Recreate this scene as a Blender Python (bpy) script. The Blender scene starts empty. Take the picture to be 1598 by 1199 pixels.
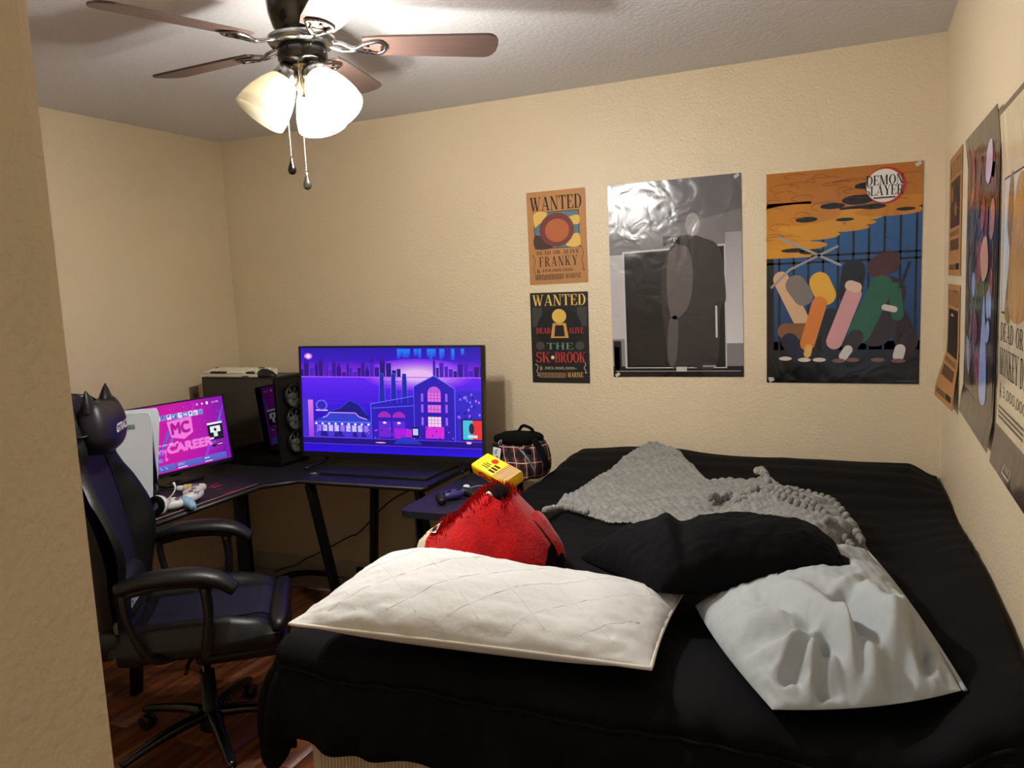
import bpy, bmesh, math, random
from mathutils import Vector, Matrix, noise
random.seed(7)
PI = math.pi
S = bpy.context.scene
COL = S.collection

# ------------------------------------------------------------------ camera, world, exposure
F_PX, YAW, PITCH, ROLL, CAMZ = 1246.1, -0.4181, -0.1192, -0.0482, 1.5591
W_, H_ = 1598.0, 1199.0
fwd = Vector((math.sin(YAW)*math.cos(PITCH), math.cos(YAW)*math.cos(PITCH), math.sin(PITCH)))
rt0 = Vector((math.cos(YAW), -math.sin(YAW), 0)); up0 = rt0.cross(fwd)
RT = math.cos(ROLL)*rt0 + math.sin(ROLL)*up0
UP = -math.sin(ROLL)*rt0 + math.cos(ROLL)*up0
cd = bpy.data.cameras.new('camera'); cam = bpy.data.objects.new('camera', cd); COL.objects.link(cam)
cd.sensor_fit = 'HORIZONTAL'; cd.sensor_width = 36.0; cd.lens = F_PX/W_*36.0; cd.clip_start = 0.02
cam.matrix_world = Matrix(((RT.x, UP.x, -fwd.x, 0), (RT.y, UP.y, -fwd.y, 0), (RT.z, UP.z, -fwd.z, CAMZ), (0, 0, 0, 1)))
S.camera = cam
S.view_settings.view_transform = 'Standard'; S.view_settings.look = 'None'
S.view_settings.exposure = 0.0; S.view_settings.gamma = 1.0; S.view_settings.use_curve_mapping = False
wd = bpy.data.worlds.new('world'); S.world = wd; wd.use_nodes = True
wd.node_tree.nodes['Background'].inputs[0].default_value = (0.84, 0.90, 1.0, 1)
wd.node_tree.nodes['Background'].inputs[1].default_value = 0.6
LAMP_W = 38.0          # watts of each lit bulb of the fan

def PX(x, y, ax, val):
    """point where the photo pixel's ray meets the plane axis=val"""
    d = fwd + RT*((x-W_/2)/F_PX) - UP*((y-H_/2)/F_PX)
    o = Vector((0, 0, CAMZ)); t = (val-o[ax])/d[ax]
    return o + d*t

# ------------------------------------------------------------------ colours and materials
def lin(c):
    r = []
    for v in c[:3]:
        v /= 255.0
        r.append(v/12.92 if v <= 0.04045 else ((v+0.055)/1.055)**2.4)
    return tuple(r) + (1.0,)

def newmat(name):
    m = bpy.data.materials.new(name); m.use_nodes = True
    nt = m.node_tree; b = nt.nodes['Principled BSDF']
    return m, nt, b

def mat(name, rgb, rough=0.5, metal=0.0, spec=0.5, bump=None, var=None, sheen=0.0, coat=0.0):
    """bump=(scale, strength, distance); var=(scale, amount) mottled colour"""
    m, nt, b = newmat(name)
    c = lin(rgb)
    b.inputs['Base Color'].default_value = c
    b.inputs['Roughness'].default_value = rough
    b.inputs['Metallic'].default_value = metal
    b.inputs['Specular IOR Level'].default_value = spec
    if sheen: b.inputs['Sheen Weight'].default_value = sheen
    if coat: b.inputs['Coat Weight'].default_value = coat
    tc = nt.nodes.new('ShaderNodeTexCoord')
    if var:
        n = nt.nodes.new('ShaderNodeTexNoise'); n.inputs['Scale'].default_value = var[0]; n.inputs['Detail'].default_value = 3
        nt.links.new(tc.outputs['Object'], n.inputs['Vector'])
        rp = nt.nodes.new('ShaderNodeValToRGB')
        rp.color_ramp.elements[0].position = 0.3; rp.color_ramp.elements[1].position = 0.7
        rp.color_ramp.elements[0].color = tuple(v*(1-var[1]) for v in c[:3]) + (1,)
        rp.color_ramp.elements[1].color = tuple(min(1, v*(1+var[1])) for v in c[:3]) + (1,)
        nt.links.new(n.outputs['Fac'], rp.inputs['Fac']); nt.links.new(rp.outputs['Color'], b.inputs['Base Color'])
    if bump:
        n = nt.nodes.new('ShaderNodeTexNoise'); n.inputs['Scale'].default_value = bump[0]; n.inputs['Detail'].default_value = 2.5
        nt.links.new(tc.outputs['Object'], n.inputs['Vector'])
        bp = nt.nodes.new('ShaderNodeBump'); bp.inputs['Strength'].default_value = bump[1]; bp.inputs['Distance'].default_value = bump[2]
        nt.links.new(n.outputs['Fac'], bp.inputs['Height']); nt.links.new(bp.outputs['Normal'], b.inputs['Normal'])
    return m

def print_mat(name, rough=0.5, spec=0.4, bump=None, emit=0.0):
    """flat print: the ink colours are stored on the mesh"""
    m, nt, b = newmat(name)
    a = nt.nodes.new('ShaderNodeVertexColor'); a.layer_name = 'ink'
    b.inputs['Roughness'].default_value = rough; b.inputs['Specular IOR Level'].default_value = spec
    if emit:
        b.inputs['Base Color'].default_value = (0.01, 0.01, 0.012, 1)
        nt.links.new(a.outputs['Color'], b.inputs['Emission Color']); b.inputs['Emission Strength'].default_value = emit
    else:
        nt.links.new(a.outputs['Color'], b.inputs['Base Color'])
    if bump:
        tc = nt.nodes.new('ShaderNodeTexCoord')
        n = nt.nodes.new('ShaderNodeTexNoise'); n.inputs['Scale'].default_value = bump[0]; n.inputs['Detail'].default_value = 2.0
        n.inputs['Distortion'].default_value = 0.8
        nt.links.new(tc.outputs['Object'], n.inputs['Vector'])
        bp = nt.nodes.new('ShaderNodeBump'); bp.inputs['Strength'].default_value = bump[1]; bp.inputs['Distance'].default_value = bump[2]
        nt.links.new(n.outputs['Fac'], bp.inputs['Height']); nt.links.new(bp.outputs['Normal'], b.inputs['Normal'])
    return m

MT = {}
MT['wall'] = mat('cream wall paint', (222, 204, 172), 0.42, bump=(115, 0.7, 0.004), spec=0.45)
MT['ceil'] = mat('ceiling paint', (222, 221, 222), 0.7, bump=(60, 0.6, 0.005), spec=0.3)
MT['base'] = mat('baseboard paint', (190, 180, 165), 0.5)
MT['pale'] = mat('bare pale floor', (170, 160, 146), 0.7, var=(4, 0.15))
MT['comf'] = mat('black comforter cotton', (8, 8, 11), 0.8, spec=0.12, bump=(260, 0.25, 0.002), sheen=0.0)
MT['comfpipe'] = mat('black piping', (10, 10, 11), 0.8, spec=0.15)
MT['blackpil'] = mat('black pillowcase cotton', (7, 7, 10), 0.85, spec=0.12, bump=(200, 0.2, 0.002))
MT['whitepil'] = mat('white pillow cotton', (216, 216, 214), 0.85, spec=0.2, bump=(40, 0.35, 0.006), var=(3, 0.05))
MT['whitepipe'] = mat('white pillow piping', (222, 216, 205), 0.8, spec=0.2)
MT['thread'] = mat('quilting thread', (222, 216, 202), 0.9, spec=0.1)
MT['greypil'] = mat('pale grey pillowcase', (176, 182, 184), 0.8, spec=0.2, bump=(30, 0.3, 0.006))
MT['blanket'] = mat('grey ribbed plush', (138, 137, 132), 0.95, spec=0.1, bump=(220, 0.8, 0.004), var=(55, 0.3), sheen=0.3)
MT['box'] = mat('cream box spring fabric', (214, 200, 178), 0.85, spec=0.2)
MT['boxrib'] = mat('cream knit', (206, 191, 168), 0.9, spec=0.1)
MT['blackm'] = mat('black metal', (16, 16, 18), 0.35, metal=0.4)
MT['blackp'] = mat('black plastic', (14, 14, 16), 0.4)
MT['desk'] = mat('black desk laminate', (19, 19, 23), 0.5, bump=(300, 0.2, 0.001))
MT['pu'] = mat('black faux leather', (9, 9, 11), 0.42, spec=0.4, bump=(180, 0.2, 0.001))
MT['puin'] = mat('dark violet fabric', (22, 18, 40), 0.55, spec=0.4)
MT['chrome'] = mat('brushed nickel', (150, 148, 145), 0.22, metal=1.0)
MT['darkchrome'] = mat('dark polished nickel', (78, 76, 75), 0.16, metal=1.0)
MT['brass'] = mat('warm nickel', (190, 170, 135), 0.25, metal=1.0)
MT['white'] = mat('white plastic', (225, 225, 225), 0.4)
MT['panel'] = mat('cool white plastic', (232, 242, 253), 0.35)
MT['blue'] = mat('sky blue plastic', (150, 190, 225), 0.4)
MT['grey'] = mat('grey plastic', (110, 110, 112), 0.45)
MT['cream'] = mat('aged cream plastic', (226, 220, 198), 0.5)
MT['red'] = mat('red plush', (170, 13, 16), 0.95, spec=0.1, sheen=0.15, bump=(120, 0.7, 0.004), var=(14, 0.22))
MT['tan'] = mat('cream plush band', (205, 186, 160), 0.9, spec=0.1)
MT['fur_black'] = mat('black plush', (9, 9, 10), 0.95, spec=0.1)
MT['yellow'] = mat('yellow carton', (240, 200, 12), 0.4)
MT['bisc'] = mat('brown biscuit', (150, 98, 52), 0.7, var=(60, 0.35))
MT['tape'] = mat('clear tape', (190, 190, 185), 0.15, spec=0.6)
MT['purple'] = mat('violet plastic', (60, 50, 110), 0.4)
MT['paper'] = print_mat('matt printed paper', 0.6, 0.3)
MT['gloss'] = print_mat('glossy printed poster', 0.16, 0.6, bump=(7, 0.22, 0.02))
MT['crinkle'] = print_mat('glossy creased poster', 0.2, 0.5, bump=(9, 0.30, 0.014))
MT['screen'] = print_mat('lit screen', 0.25, 0.4, emit=1.0)

def wood_floor():
    m, nt, b = newmat('reddish wood laminate')
    tc = nt.nodes.new('ShaderNodeTexCoord'); mp = nt.nodes.new('ShaderNodeMapping'); mp.inputs['Scale'].default_value = (14, 1.2, 1)
    oi = nt.nodes.new('ShaderNodeObjectInfo'); ad = nt.nodes.new('ShaderNodeVectorMath'); ad.operation = 'ADD'
    nt.links.new(tc.outputs['Object'], ad.inputs[0]); nt.links.new(oi.outputs['Location'], ad.inputs[1]); nt.links.new(ad.outputs[0], mp.inputs['Vector'])
    n = nt.nodes.new('ShaderNodeTexNoise'); n.inputs['Scale'].default_value = 2.2; n.inputs['Detail'].default_value = 5; n.inputs['Distortion'].default_value = 0.6
    nt.links.new(mp.outputs['Vector'], n.inputs['Vector'])
    rp = nt.nodes.new('ShaderNodeValToRGB')
    rp.color_ramp.elements[0].position = 0.3; rp.color_ramp.elements[0].color = lin((58, 30, 17))
    rp.color_ramp.elements[1].position = 0.72; rp.color_ramp.elements[1].color = lin((138, 78, 44))
    nt.links.new(n.outputs['Fac'], rp.inputs['Fac']); nt.links.new(rp.outputs['Color'], b.inputs['Base Color'])
    b.inputs['Roughness'].default_value = 0.38
    return m
MT['floor'] = wood_floor()
def blade_wood():
    m, nt, b = newmat('dark blade wood')
    tc = nt.nodes.new('ShaderNodeTexCoord'); mp = nt.nodes.new('ShaderNodeMapping'); mp.inputs['Scale'].default_value = (2, 40, 2)
    nt.links.new(tc.outputs['Object'], mp.inputs['Vector'])
    n = nt.nodes.new('ShaderNodeTexNoise'); n.inputs['Scale'].default_value = 3; n.inputs['Detail'].default_value = 4
    nt.links.new(mp.outputs['Vector'], n.inputs['Vector'])
    rp = nt.nodes.new('ShaderNodeValToRGB'); rp.color_ramp.elements[0].color = lin((58, 44, 40)); rp.color_ramp.elements[1].color = lin((98, 76, 68))
    nt.links.new(n.outputs['Fac'], rp.inputs['Fac']); nt.links.new(rp.outputs['Color'], b.inputs['Base Color'])
    b.inputs['Roughness'].default_value = 0.45
    return m
MT['blade'] = blade_wood()
def shade_glass(name, emit, trans):
    m, nt, b = newmat(name); nt.nodes.remove(b)
    out = nt.nodes['Material Output']
    tr = nt.nodes.new('ShaderNodeBsdfTransparent'); tl = nt.nodes.new('ShaderNodeBsdfTranslucent'); df = nt.nodes.new('ShaderNodeBsdfPrincipled')
    tl.inputs['Color'].default_value = lin((250, 244, 228)); df.inputs['Base Color'].default_value = lin((240, 236, 222)); df.inputs['Roughness'].default_value = 0.2
    tc = nt.nodes.new('ShaderNodeTexCoord'); n = nt.nodes.new('ShaderNodeTexNoise'); n.inputs['Scale'].default_value = 9; n.inputs['Distortion'].default_value = 2.0
    nt.links.new(tc.outputs['Object'], n.inputs['Vector'])
    rp = nt.nodes.new('ShaderNodeValToRGB'); rp.color_ramp.elements[0].color = lin((226, 222, 206)); rp.color_ramp.elements[1].color = lin((252, 250, 240))
    nt.links.new(n.outputs['Fac'], rp.inputs['Fac']); nt.links.new(rp.outputs['Color'], df.inputs['Base Color'])
    df.inputs['Emission Color'].default_value = lin((255, 246, 228)); df.inputs['Emission Strength'].default_value = emit
    m1 = nt.nodes.new('ShaderNodeMixShader'); m1.inputs[0].default_value = 0.5
    nt.links.new(tl.outputs[0], m1.inputs[1]); nt.links.new(df.outputs[0], m1.inputs[2])
    m2 = nt.nodes.new('ShaderNodeMixShader'); m2.inputs[0].default_value = 1-trans
    nt.links.new(tr.outputs[0], m2.inputs[1]); nt.links.new(m1.outputs[0], m2.inputs[2]); nt.links.new(m2.outputs[0], out.inputs['Surface'])
    return m
MT['shade_lit'] = shade_glass('lit alabaster glass', 3.0, 0.65)
MT['shade_off'] = shade_glass('unlit alabaster glass', 0.0, 0.15)
def bulb_mat(name, e):
    m, nt, b = newmat(name); b.inputs['Base Color'].default_value = lin((245, 240, 225)); b.inputs['Roughness'].default_value = 0.3
    b.inputs['Emission Color'].default_value = lin((255, 240, 215)); b.inputs['Emission Strength'].default_value = e
    return m
MT['bulb_on'] = bulb_mat('lit bulb', 12); MT['bulb_off'] = bulb_mat('unlit bulb', 0)
def dark_glass():
    m, nt, b = newmat('tinted tempered glass'); out = nt.nodes['Material Output']; nt.nodes.remove(b)
    tr = nt.nodes.new('ShaderNodeBsdfTransparent'); tr.inputs['Color'].default_value = (0.2, 0.2, 0.22, 1)
    gl = nt.nodes.new('ShaderNodeBsdfGlossy'); gl.inputs['Roughness'].default_value = 0.02
    mx = nt.nodes.new('ShaderNodeMixShader'); mx.inputs[0].default_value = 0.10
    nt.links.new(tr.outputs[0], mx.inputs[1]); nt.links.new(gl.outputs[0], mx.inputs[2]); nt.links.new(mx.outputs[0], out.inputs['Surface'])
    return m
MT['dglass'] = dark_glass()
def plaid():
    m, nt, b = newmat('dark red plaid cloth')
    tc = nt.nodes.new('ShaderNodeTexCoord'); sp = nt.nodes.new('ShaderNodeSeparateXYZ'); nt.links.new(tc.outputs['Object'], sp.inputs[0])
    def band(sock, freq, off, width):
        a = nt.nodes.new('ShaderNodeMath'); a.operation = 'MULTIPLY_ADD'; a.inputs[1].default_value = freq; a.inputs[2].default_value = off; nt.links.new(sock, a.inputs[0])
        f = nt.nodes.new('ShaderNodeMath'); f.operation = 'FRACT'; nt.links.new(a.outputs[0], f.inputs[0])
        l = nt.nodes.new('ShaderNodeMath'); l.operation = 'LESS_THAN'; l.inputs[1].default_value = width; nt.links.new(f.outputs[0], l.inputs[0])
        return l.outputs[0]
    cur = None
    def mixc(prev, fac, col):
        x = nt.nodes.new('ShaderNodeMix'); x.data_type = 'RGBA'; nt.links.new(fac, x.inputs['Factor'])
        if isinstance(prev, tuple): x.inputs[6].default_value = prev
        else: nt.links.new(prev, x.inputs[6])
        x.inputs[7].default_value = col
        return x.outputs[2]
    sx = nt.nodes.new('ShaderNodeMath'); sx.operation = 'ADD'; nt.links.new(sp.outputs['X'], sx.inputs[0]); nt.links.new(sp.outputs['Y'], sx.inputs[1])
    c = mixc(lin((96, 24, 27)), band(sx.outputs[0], 17, 0.0, 0.40), lin((18, 14, 15)))
    c = mixc(c, band(sp.outputs['Z'], 15, 0.2, 0.35), lin((24, 14, 15)))
    c = mixc(c, band(sx.outputs[0], 17, 0.35, 0.06), lin((200, 190, 175)))
    c = mixc(c, band(sp.outputs['Z'], 15, 0.55, 0.05), lin((200, 190, 175)))
    nt.links.new(c, b.inputs['Base Color']); b.inputs['Roughness'].default_value = 0.9
    return m
MT['plaid'] = plaid()

# ------------------------------------------------------------------ mesh building
class MB:
    def __init__(s): s.v = []; s.f = []; s.m = []; s.s = []
    def add(s, vs, fs, T=None, mi=0, smooth=False):
        o = len(s.v)
        for p in vs:
            p = Vector(p); s.v.append(T @ p if T else p)
        for f in fs: s.f.append([i+o for i in f]); s.m.append(mi); s.s.append(smooth)
        return s
    def box(s, size, c=(0, 0, 0), rot=None, bev=0.0, mi=0, seg=2):
        bm = bmesh.new(); bmesh.ops.create_cube(bm, size=1.0)
        for v in bm.verts: v.co = Vector((v.co.x*size[0], v.co.y*size[1], v.co.z*size[2]))
        if bev: bmesh.ops.bevel(bm, geom=bm.edges[:], offset=bev, segments=seg, affect='EDGES', profile=0.5)
        bm.verts.index_update()
        T = Matrix.Translation(c)
        if rot is not None: T = T @ (rot if isinstance(rot, Matrix) else Matrix.Rotation(rot, 4, 'Z'))
        s.add([v.co.copy() for v in bm.verts], [[v.index for v in f.verts] for f in bm.faces], T, mi, bev > 0)
        bm.free(); return s
    def tube(s, pts, r, seg=8, mi=0, smoothn=0, flat=1.0, closed=False):
        pts = [Vector(p) for p in pts]
        if smoothn: pts = catmull(pts, smoothn)
        n = len(pts); rs = r if isinstance(r, (list, tuple)) else None
        vs = []; ref = None
        for i, p in enumerate(pts):
            if closed: t = (pts[(i+1) % n]-pts[i-1])
            else: t = (pts[min(i+1, n-1)]-pts[max(i-1, 0)])
            t.normalize()
            if ref is None: ref = Vector((0, 0, 1)) if abs(t.z) < 0.9 else Vector((1, 0, 0))
            a = t.cross(ref)
            if a.length < 1e-5: a = t.orthogonal()
            a.normalize(); b_ = a.cross(t); ref = b_
            if rs:
                x = i/(n-1)*(len(rs)-1); k = min(int(x), len(rs)-2); rr = rs[k]+(rs[k+1]-rs[k])*(x-k)
            else: rr = r
            for j in range(seg):
                w = 2*PI*j/seg
                vs.append(p + a*math.cos(w)*rr + b_*math.sin(w)*rr*flat)
        fs = []
        for i in range(n if closed else n-1):
            for j in range(seg):
                i2 = (i+1) % n
                fs.append((i*seg+j, i*seg+(j+1) % seg, i2*seg+(j+1) % seg, i2*seg+j))
        if not closed: fs.append(list(range(seg))[::-1]); fs.append([(n-1)*seg+j for j in range(seg)])
        return s.add(vs, fs, None, mi, True)
    def lathe(s, prof, seg=24, T=None, mi=0):
        vs = []; fs = []; n = len(prof)
        for r, z in prof:
            for j in range(seg):
                w = 2*PI*j/seg; vs.append((r*math.cos(w), r*math.sin(w), z))
        for i in range(n-1):
            for j in range(seg): fs.append((i*seg+j, i*seg+(j+1) % seg, (i+1)*seg+(j+1) % seg, (i+1)*seg+j))
        return s.add(vs, fs, T, mi, True)
    def cyl(s, r, z0, z1, seg=24, T=None, mi=0, r2=None, bev=0.0):
        r2 = r if r2 is None else r2
        return s.lathe([(1e-4, z0), (max(r-bev, 1e-4), z0), (r, z0+bev), (r2, z1-bev), (max(r2-bev, 1e-4), z1), (1e-4, z1)], seg, T, mi)
    def ell(s, c, rad, e1=1.0, e2=1.0, nu=24, nv=14, T=None, mi=0, fn=None):
        sg = lambda x, e: math.copysign(abs(x)**e, x)
        vs = []; fs = []
        for i in range(nv+1):
            ph = -PI/2+PI*i/nv
            for j in range(nu):
                th = 2*PI*j/nu
                p = Vector((sg(math.cos(ph), e1)*sg(math.cos(th), e2)*rad[0], sg(math.cos(ph), e1)*sg(math.sin(th), e2)*rad[1], sg(math.sin(ph), e1)*rad[2]))
                if fn: p = fn(p)
                vs.append(p+Vector(c))
        for i in range(nv):
            for j in range(nu): fs.append((i*nu+j, i*nu+(j+1) % nu, (i+1)*nu+(j+1) % nu, (i+1)*nu+j))
        return s.add(vs, fs, T, mi, True)
    def grid(s, fn, nu, nv, mi=0, wrap=False, T=None):
        vs = [fn(i/nu, j/nv) for j in range(nv+1) for i in range(nu+1)]
        fs = [(j*(nu+1)+i, j*(nu+1)+i+1, (j+1)*(nu+1)+i+1, (j+1)*(nu+1)+i) for j in range(nv) for i in range(nu)]
        return s.add(vs, fs, T, mi, True)
    def prism(s, poly, z0, z1, T=None, mi=0):
        n = len(poly); vs = [(x, y, z0) for x, y in poly]+[(x, y, z1) for x, y in poly]
        fs = [list(range(n))[::-1], list(range(n, 2*n))]+[(i, (i+1) % n, n+(i+1) % n, n+i) for i in range(n)]
        return s.add(vs, fs, T, mi)
    def build(s, name, mats, parent=None, loc=(0, 0, 0), rot=(0, 0, 0), weld=False):
        me = bpy.data.meshes.new(name); me.from_pydata([tuple(v) for v in s.v], [], s.f)
        for m in (mats if isinstance(mats, (list, tuple)) else [mats]): me.materials.append(MT[m] if isinstance(m, str) else m)
        me.polygons.foreach_set('material_index', s.m); me.polygons.foreach_set('use_smooth', s.s)
        if weld:
            bm = bmesh.new(); bm.from_mesh(me); bmesh.ops.remove_doubles(bm, verts=bm.verts, dist=1e-5); bmesh.ops.recalc_face_normals(bm, faces=bm.faces); bm.to_mesh(me); bm.free()
        me.update()
        o = bpy.data.objects.new(name, me); COL.objects.link(o); o.parent = parent; o.location = loc; o.rotation_euler = rot
        return o

def catmull(P, n):
    out = []
    for i in range(len(P)-1):
        p0, p1, p2, p3 = P[max(i-1, 0)], P[i], P[i+1], P[min(i+2, len(P)-1)]
        for k in range(n):
            t = k/n
            out.append(0.5*((2*p1)+(p2-p0)*t+(2*p0-5*p1+4*p2-p3)*t*t+(3*p1-p0-3*p2+p3)*t**3))
    out.append(P[-1]); return out
def thing(name, label, cat, loc=(0, 0, 0), rotz=0, group=None):
    o = bpy.data.objects.new(name, None); COL.objects.link(o); o.empty_display_size = 0.05
    o.location = loc; o.rotation_euler = (0, 0, rotz); o['label'] = label; o['category'] = cat
    if group: o['group'] = group
    return o
def tag(o, label, cat, group=None):
    o['label'] = label; o['category'] = cat
    if group: o['group'] = group
    return o
def struct(name, mb, m, label=None, **k):
    o = mb.build(name, m, **k); o['kind'] = 'structure'
    if label: o['label'] = label
    return o
def sstep(a, b, x):
    t = max(0.0, min(1.0, (x-a)/(b-a))); return t*t*(3-2*t)
def nz(x, y, z=0.0): return noise.noise(Vector((x, y, z)))
def RX(a): return Matrix.Rotation(a, 4, 'X')
def RY(a): return Matrix.Rotation(a, 4, 'Y')
def RZ(a): return Matrix.Rotation(a, 4, 'Z')
def TR(*a): return Matrix.Translation(a)

# ------------------------------------------------------------------ flat print (posters, screens, lettering)
TXT = {}
def text_polys(t):
    if t in TXT: return TXT[t]
    cu = bpy.data.curves.new('lettering', 'FONT'); cu.body = t; cu.size = 1.0
    ob = bpy.data.objects.new('lettering', cu); COL.objects.link(ob)
    dg = bpy.context.evaluated_depsgraph_get(); me = bpy.data.meshes.new_from_object(ob.evaluated_get(dg))
    vs = [(v.co.x, v.co.y) for v in me.vertices]; fs = [list(p.vertices) for p in me.polygons]
    bpy.data.objects.remove(ob); bpy.data.curves.remove(cu); bpy.data.meshes.remove(me)
    if vs:
        x0 = min(v[0] for v in vs); x1 = max(v[0] for v in vs); y0 = min(v[1] for v in vs); y1 = max(v[1] for v in vs)
        vs = [((x-x0)/(x1-x0), (y-y0)/(y1-y0)) for x, y in vs]
    TXT[t] = (vs, fs); return TXT[t]

# slab-serif capitals drawn as polygons in a unit-high cell: (advance, [polygons])
def _glyphs():
    T, t, sh, e = 0.17, 0.055, 0.05, 0.055
    R = lambda x0, y0, x1, y1: [(x0, y0), (x1, y0), (x1, y1), (x0, y1)]
    D = lambda x0, y0, x1, y1, w: [(x0, y0), (x0+w, y0), (x1+w, y1), (x1, y1)]
    def stem(x, w=T, y0=0, y1=1): return [R(x, y0, x+w, y1)]+([R(x-e, 0, x+w+e, sh)] if y0 == 0 else [])+([R(x-e, 1-sh, x+w+e, 1)] if y1 == 1 else [])
    def arc(cx, cy, rx, ry, a0, a1, tw, th, n=12):
        q = []
        for i in range(n):
            A = math.radians(a0+(a1-a0)*i/n); B = math.radians(a0+(a1-a0)*(i+1)/n)
            o = lambda a: (cx+rx*math.cos(a), cy+ry*math.sin(a)); k = lambda a: (cx+(rx-tw)*math.cos(a), cy+(ry-th)*math.sin(a))
            q.append([o(A), o(B), k(B), k(A)])
        return q
    G = {}
    G['I'] = (0.4, stem(0.11)); G['T'] = (0.74, stem(0.28, T, 0, 0.99)+[R(0, 0.94, 0.74, 1), [(0, 0.74), (0.04, 0.74), (0.1, 0.96), (0, 0.96)], [(0.74, 0.74), (0.74, 0.96), (0.64, 0.96), (0.7, 0.74)]])
    G['L'] = (0.66, stem(0.07)+[R(0.07, 0, 0.62, sh), [(0.62, 0), (0.64, 0.28), (0.6, 0.28), (0.52, 0.03)]])
    F = stem(0.07)+[R(0.07, 0.95, 0.6, 1), [(0.62, 1), (0.5, 0.97), (0.58, 0.74), (0.62, 0.74)], R(0.2, 0.49, 0.44, 0.54), R(0.42, 0.38, 0.46, 0.65)]
    G['F'] = (0.64, F); G['E'] = (0.68, F+[R(0.07, 0, 0.64, sh), [(0.64, 0), (0.66, 0.28), (0.62, 0.28), (0.52, 0.03)]])
    G['D'] = (0.78, stem(0.07)+[R(0.1, 0, 0.36, t), R(0.1, 1-t, 0.36, 1)]+arc(0.36, 0.5, 0.38, 0.5, -90, 90, T, t))
    G['O'] = (0.8, arc(0.4, 0.5, 0.38, 0.51, 0, 360, T, t, 28)); G['C'] = (0.72, arc(0.4, 0.5, 0.38, 0.51, 45, 315, T, t, 24)+[R(0.62, 0.66, 0.67, 0.98)])
    P = stem(0.07)+[R(0.1, 1-t, 0.36, 1), R(0.1, 0.46, 0.36, 0.46+t)]+arc(0.36, 0.73, 0.28, 0.27, -90, 90, T*0.9, t)
    G['P'] = (0.68, P); G['R'] = (0.78, P+[D(0.56, 0.02, 0.3, 0.48, T), R(0.56, 0, 0.8, sh)])
    G['B'] = (0.72, P+[R(0.1, 0, 0.36, t)]+arc(0.36, 0.255, 0.32, 0.255, -90, 90, T*0.9, t))
    G['A'] = (0.84, [D(0.06, 0, 0.38, 1, t), D(0.6, 0, 0.34, 1, T), R(0.22, 0.3, 0.62, 0.35), R(0, 0, 0.2, sh), R(0.53, 0, 0.84, sh)])
    G['V'] = (0.84, [D(0.34, 0, 0.06, 1, T), D(0.42, 0, 0.7, 1, t), R(0, 1-sh, 0.3, 1), R(0.6, 1-sh, 0.84, 1)])
    G['W'] = (1.14, [D(0.26, 0, 0.05, 1, T), D(0.34, 0, 0.54, 1, t), D(0.66, 0, 0.45, 1, T), D(0.75, 0, 0.99, 1, t), R(0, 1-sh, 0.28, 1), R(0.4, 1-sh, 0.68, 1), R(0.9, 1-sh, 1.14, 1)])
    G['N'] = (0.84, [R(0.1, 0, 0.1+t, 1), R(0.68, 0, 0.68+t, 1), D(0.57, 0, 0.06, 1, T), R(0.02, 0, 0.24, sh), R(0, 1-sh, 0.22, 1), R(0.58, 1-sh, 0.84, 1)])
    G['M'] = (1.0, [R(0.1, 0, 0.1+t, 1), R(0.72, 0, 0.72+T, 1), D(0.42, 0, 0.07, 1, T), D(0.44, 0, 0.72, 1, t), R(0.02, 0, 0.24, sh), R(0.66, 0, 0.96, sh), R(0, 1-sh, 0.2, 1), R(0.76, 1-sh, 0.96, 1)])
    G['K'] = (0.82, stem(0.07)+[D(0.24, 0.42, 0.62, 1, t), D(0.56, 0, 0.3, 0.58, T), R(0.5, 0, 0.82, sh), R(0.52, 1-sh, 0.8, 1)])
    G['Y'] = (0.82, [R(0.34, 0, 0.34+T, 0.5), D(0.34, 0.42, 0.08, 1, T), D(0.42, 0.45, 0.68, 1, t), R(0.26, 0, 0.6, sh), R(0, 1-sh, 0.3, 1), R(0.58, 1-sh, 0.82, 1)])
    G['U'] = (0.82, [R(0.1, 0.3, 0.1+T, 1), R(0.66, 0.3, 0.66+t, 1), R(0.03, 1-sh, 0.34, 1), R(0.56, 1-sh, 0.82, 1)]+arc(0.41, 0.32, 0.31, 0.33, 180, 360, 0.13, t))
    G['H'] = (0.84, stem(0.07)+stem(0.58)+[R(0.2, 0.48, 0.6, 0.53)])
    G['S'] = (0.64, arc(0.32, 0.73, 0.27, 0.28, 20, 270, 0.12, t, 16)+arc(0.32, 0.27, 0.29, 0.28, 90, -160, 0.14, t, 16)+[R(0.54, 0.72, 0.58, 0.98), R(0.03, 0.02, 0.07, 0.3)])
    G[' '] = (0.4, []); G['.'] = (0.26, [R(0.06, 0, 0.2, 0.14)])
    return G
GL = _glyphs()

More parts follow.
